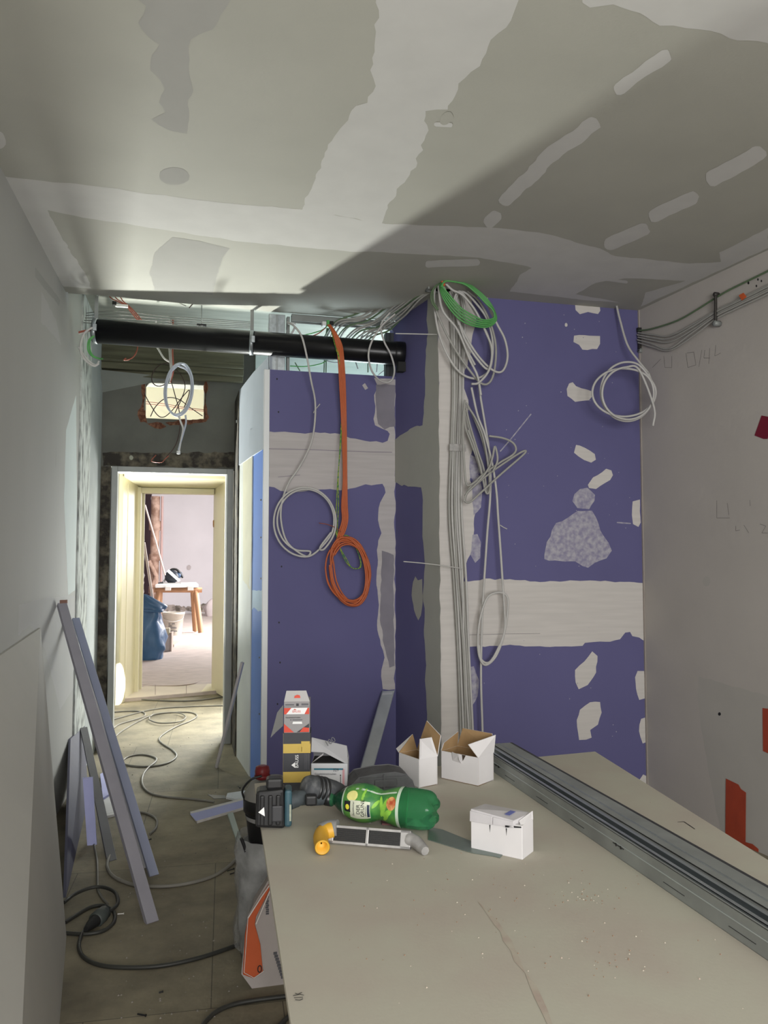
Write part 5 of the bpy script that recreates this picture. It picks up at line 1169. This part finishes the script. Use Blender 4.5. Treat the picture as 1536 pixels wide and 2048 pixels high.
# film bundle that carries the black tub
c0 = at_z(545, 1985, 0)
bx = Vector((c0.x+.02, c0.y+.28, 0))
stk = thing('stacked_tub', bx, 'tall dusty tub wrapped in clear film beside the far left table corner', 'tub')
m = MB().lathe([(.105, 0), (.112, .05), (.115, .20), (.118, .40), (.10, .405)], seg=30); m.build('tub_body', M('dusty grey tub', (.16, .16, .155), .6, var=.2), stk)
vs = []; fs = []
for i in range(9):
    for k in range(36):
        th = 2*math.pi*k/36; z_ = .03+i*.05; r_ = .124+noise.noise(Vector((math.cos(th)*3, math.sin(th)*3, z_*9)))*.016+(.012 if i == 7 else 0)
        vs.append((r_*math.cos(th), r_*math.sin(th), z_))
for i in range(8):
    for k in range(36): fs.append((i*36+k, i*36+(k+1) % 36, (i+1)*36+(k+1) % 36, (i+1)*36+k))
MB().add(vs, fs, 0, True).build('clear_film', M('clear wrapping film', (.55, .56, .56), .15, alpha=.45, var=.3, scale=18, bump=.5, bscale=20), stk)
bk_c = Vector((bx.x+.012, bx.y+.01, .407))
bkt = thing('black_bucket', bk_c, 'black bucket with a grey band and dusty lid, on top of the wrapped tub', 'bucket')
MB().lathe([(.092, 0), (.100, .07), (.104, .105)], seg=40).build('bucket_body', bucketK, bkt)
MB().lathe([(.1015, .078), (.1055, .094)], seg=40, cap=False).build('grey_band', M('grey bucket band', (.30, .30, .30), .5), bkt)
MB().lathe([(.104, .105), (.112, .108), (.113, .155), (.104, .16)], seg=40).build('upper_tub', bucketK, bkt)
MB().lathe([(.113, .156), (.112, .164), (.085, .205), (.04, .222), (.002, .222)], seg=40).build('dusty_lid', bucketD, bkt)
MB().tube(catmull([(-.108, -.02, .15), (-.118, -.03, .19), (-.09, -.045, .23), (-.05, -.05, .243)], 5), .004, seg=6).build('bucket_handle', blackpl, bkt)
rd = thing('red_cup', Vector((bk_c.x-.045, bk_c.y-.02, bk_c.z+.223)), 'small dark red plastic cup upside down on the lid of the black bucket', 'cup')
MB().lathe([(.018, 0), (.026, .004), (.028, .03), (.024, .046), (.014, .05)], seg=24).build('cup_body', redpl, rd); MB().lathe([(.0285, .008), (.0295, .01), (.0295, .014), (.0285, .016)], seg=24, cap=False).build('cup_rim', redpl, rd)
hk = thing('wire_hook', at_y(482, 1705, bx.y-.07), 'short black wire hook hanging on the film of the tub', 'hook'); MB().tube([(0, 0, .05), (.012, 0, .02), (.018, 0, 0)], .006, seg=8).build('hook_wire', ink, hk); MB().lathe([(.004, -.008), (.01, -.006), (.01, .006), (.004, .008)], o=(.02, 0, 0), seg=10).build('knob', ink, hk)
# orange and white sack
c = at_z(520, 1975, 0)
sk = thing('orange_sack', c, 'orange and white paper sack leaning beside the table leg on the floor', 'sack')
def spx(px, py, dz=0):   # on a vertical plane through the sack front
    return at_y(px, py, c.y+dz)-c
O = lambda x, y, d=0: spx(x, y, d)
fr = [(490,1945),(512,1983),(560,1992),(640,1990),(660,1800),(560,1755),(542,1765),(524,1795),(504,1830),(496,1880)]
m = MB()
F = [O(x, y) for x, y in fr]; F = [Vector((p.x, p.y, max(p.z, .001))) for p in F]
Bk = [Vector((p.x+.02, p.y+.16, p.z)) for p in F]
n = len(F); m.add(F+Bk, [tuple(range(n))]+[tuple(range(2*n-1, n-1, -1))]+[(i, (i+1) % n, (i+1) % n+n, i+n) for i in range(n)], 0)
m.build('sack_body', whiteS, sk, bev=.012)
m = MB().slab([O(x, y, -.014) for x, y in ((486,1950),(508,1958),(526,1944),(521,1890),(510,1850),(512,1835),(542,1775),(546,1762),(538,1770),(518,1802),(496,1838),(490,1870))], (0, .012, 0)); m.build('orange_side', orangeS, sk, bev=.003)
m = MB(); m.tube([O(496, 1836, -.018), O(522, 1795, -.018), O(542, 1766, -.018)], .0022, seg=6); m.tube([O(512, 1848, -.018), O(530, 1805, -.018), O(546, 1768, -.018)], .0025, seg=6); m.tube([O(496, 1836, -.018), O(488, 1945, -.018), O(508, 1956, -.018), O(528, 1942, -.018)], .0012, seg=6)
m.build('folded_seam', M('white seam', (.7, .66, .62), .6), sk)
text('0', .035, ink, sk, Matrix.Translation(O(514, 1946, -.016)) @ FRONT)
m = MB(); rnd = random.Random(15)
for k in range(9):
    p = O(535+rnd.uniform(-.6, .6), 1793+k*4.2, -.002); m.box(p.x-.006, p.x+.004, p.y-.002, p.y, p.z-.0035, p.z+.001)
    p = O(551+k*1.9, 1905+k*6, -.002); m.box(p.x-.007, p.x+.005, p.y-.002, p.y, p.z-.006, p.z+.002)
m.build('faint_print', inkG, sk)

# ------------------------------------------------------------------ far room
ZF = .10
def fz(x, y, z=ZF): return at_z(x, y, z)
# timber trestle with a white board and a saw
yt = fz(395, 1268).y
tt = thing('trestle_table', (at_y(350, 1200, yt).x, yt, ZF), 'wooden trestle with a white board on top in the bright far room', 'trestle')
c_ = tt.location.copy()
def FL(px, py, dy=0): return at_y(px, py, yt+dy)-c_
zt_ = FL(350, 1178).z
def beam4(pts, r, mat, name): return MB().tube(pts, r, seg=4).build(name, mat, tt)
beam4([FL(308, 1180), FL(404, 1180)], .045, woodT, 'top_beam')
for a_, b_, dy in (((318, 1180), (305, 1265), -.1), ((320, 1180), (318, 1245), .9), ((391, 1180), (402, 1264), -.1), ((386, 1180), (391, 1252), .3)):
    p, q = FL(*a_), FL(*b_, dy); q.z = .03; q = Vector((q.x, q.y, .03)); beam4([p, q], .048, woodT, 'leg')
m = MB(); p0 = FL(311, 1172, -.1); p1 = FL(397, 1172, -.1)
m.hexa([(p0.x, -.15, zt_+.03), (p1.x, -.15, zt_+.03), (p1.x-.02, 1.15, zt_+.03), (p0.x+.04, 1.15, zt_+.03)], [(p0.x, -.15, zt_+.08), (p1.x, -.15, zt_+.08), (p1.x-.02, 1.15, zt_+.08), (p0.x+.04, 1.15, zt_+.08)]); m.build('white_board', whitep, tt)
for px in (336, 381): p = FL(px, 1176, -.15); MB().box(p.x-.05, p.x+.05, p.y-.03, p.y+.02, zt_-.02, zt_+.05).build('clamp', whitewd, tt, bev=.005)
sw = thing('circular_saw', at_y(348, 1155, yt+.55), 'black and silver circular saw standing on the white trestle board', 'power saw')
sw.location.z = ZF+zt_+.082
MB().box(-.19, .13, -.10, .10, 0, .012).build('base_plate', silver, sw)
MB().lathe([(.02, -.03), (.125, -.028), (.13, 0), (.125, .028), (.02, .03)], ax=(.25, 1, 0), o=(-.04, -.03, .12), seg=9).build('blade_guard', M('black saw housing', (.02, .025, .035), .4), sw)
MB().slab([(-.13, -.09, .22), (-.09, -.09, .26), (.12, -.09, .06), (.08, -.09, .03)], (0, .02, 0)).build('silver_shoe', M('pale saw plate', (.55, .58, .62), .4), sw)
MB().lathe([(.03, 0), (.055, .02), (.06, .12), (.04, .15)], ax=(.9, .3, .35), o=(.0, .0, .12), seg=18).build('motor', M('navy saw motor', (.03, .06, .12), .4), sw)
MB().tube(catmull([(-.12, 0, .12), (-.06, 0, .24), (.04, 0, .25), (.12, 0, .17), (.16, 0, .10)], 5), .022, seg=8).build('saw_handle', blackpl, sw)
MB().tube([(-.18, 0, .03), (-.10, 0, .16)], .018, seg=8).build('front_knob', silver, sw)
MB().tube([(-.19, -.09, .02), (-.27, -.12, .0)], .02, seg=6).build('cable_end', ink, sw)
# bucket
a = fz(346, 1270); bu = thing('white_bucket', a, 'white builders bucket standing in front of the trestle', 'bucket')
rb0, rt0 = .145, .185; hb = .40
MB().lathe([(rb0, 0), (rt0, hb*.9), (rt0+.012, hb*.9), (rt0+.012, hb), (rt0-.004, hb), (rb0-.01, .02), (.002, .02)], seg=36).build('bucket_body', bucketW, bu)
m = MB(); 
for z_, x0, x1 in ((.13, -.05, .06), (.16, -.08, -.02), (.20, -.02, .03), (.20, -.075, -.05), (.075, -.06, .07)): m.box(x0, x1, -rb0-.032, -rb0-.012, z_, z_+.010)
m.build('printed_marks', inkG, bu)
MB().tube(catmull([(-rt0, 0, hb*.9), (-rt0*.8, -.12, hb*.7), (0, -.20, hb*.62), (rt0*.8, -.12, hb*.7), (rt0, 0, hb*.9)], 5), .004, seg=6).build('wire_handle', whitewd, bu)
# blue rubbish bag
a = fz(300, 1322); hh = (1.35*1600/205/1600)*118
prof = [(.19, 0, -.01), (.215, .03, -.01), (.205, .08, -.01), (.222, .13, -.01), (.21, .19, -.01), (.218, .28, -.01), (.205, .40, -.02), (.19, .50, -.03), (.18, .57, -.03), (.165, .62, -.03), (.195, .66, -.02), (.20, .70, -.03), (.16, .74, -.06), (.12, .78, -.08), (.08, .83, -.11), (.03, .86, -.13)]
bg = sack('rubbish_bag', 298, 1318, prof, bluebag, 'blue plastic rubbish bag standing beside the far left door reveal', 'rubbish bag', sq=.8, z=ZF, amp=.10, seed=3, seg=40)
MB().tube(catmull([(-.10, -.06, .66), (.0, -.16, .645), (.14, -.10, .64), (.17, .02, .66)], 5), .022, seg=8).build('bag_fold', bluebag, bg)
# small box, slats
a = fz(331, 1303); t = thing('small_box', a, 'small pale cardboard box on the far floor beside the blue bag', 'box', -.1)
MB().box(-.07, .06, 0, .16, 0, .24).build('box_body', M('pale pink card', (.50, .44, .42), .8, var=.08), t, bev=.006); MB().box(.062, .085, -.02, .2, 0, .27).build('side_panel', M('brownish card', (.38, .31, .27), .8), t); MB().box(-.02, .05, .02, .10, .24, .33).build('upper_block', M('pale yellow block', (.62, .56, .42), .8), t, bev=.004)
tag(MB().slab([fz(x, y) for x, y in ((344,1290),(348,1294),(366,1282),(360,1278))], (0, 0, .03)).build('wood_offcut', M('pale offcut wood', (.55, .45, .35), .8)), 'pale wood offcut on the far floor beside the small box', 'offcut')
# leaning pole and second pole
p = at_y(288, 1085, 11.5); q = fz(309, 1240); q = Vector((at_y(308, 1215, 11.3).x, 11.3, ZF))
tag(MB().tube([p, at_y(308, 1212, 11.3)+Vector((0, 0, -.02)), at_y(312, 1250, 11.3)], .017, seg=8).build('broom_pole', M('pale pole', (.68, .58, .52), .6)), 'pale broom pole leaning behind the blue bag', 'pole')
tag(MB().tube([at_y(290, 1010, 14), at_y(312, 1085, 14.2), at_y(330, 1150, 14.4)], .014, seg=8).build('thin_rod', M('pale pole', (.68, .58, .52))), 'thin pale rod crossing in front of the brown pipes', 'rod')
# pipes
YQ = 19.3
pi_ = thing('waste_stack', at_y(308, 1200, YQ), 'vertical brown stack pipe with collars in the far room corner', 'pipe')
b_ = pi_.location.copy(); x1 = at_y(308, 960, YQ).x-b_.x
prof = [(.10, -.55), (.10, .15), (.125, .16), (.125, .32), (.10, .33), (.10, .9), (.13, .92), (.13, 1.05), (.10, 1.07), (.10, 1.6), (.14, 1.62), (.14, 1.8), (.10, 1.84), (.10, 2.4)]
MB().lathe(prof, seg=20).build('pipe_body', rusty, pi_)
MB().tube([(-.12, -.1, .9), (.05, -.14, .55), (-.05, -.14, .3)], .05, seg=10).build('branch_pipe', rusty, pi_)
MB().tube([(.15, -.05, -.5), (.15, -.05, 2.4)], .03, seg=8).build('small_pipe', M('pinkish pipe', (.48, .33, .31), .7), pi_)
sack('rubble_sack', 424, 1232, [(.16, 0, 0), (.18, .08, 0), (.17, .2, 0), (.13, .32, .02), (.08, .38, .03), (.03, .40, .03)], M('pale pink sack', (.48, .42, .42), .8, bump=.4, bscale=6), 'pale sack by the far wall behind the right door reveal', z=ZF, amp=.08, seed=9)
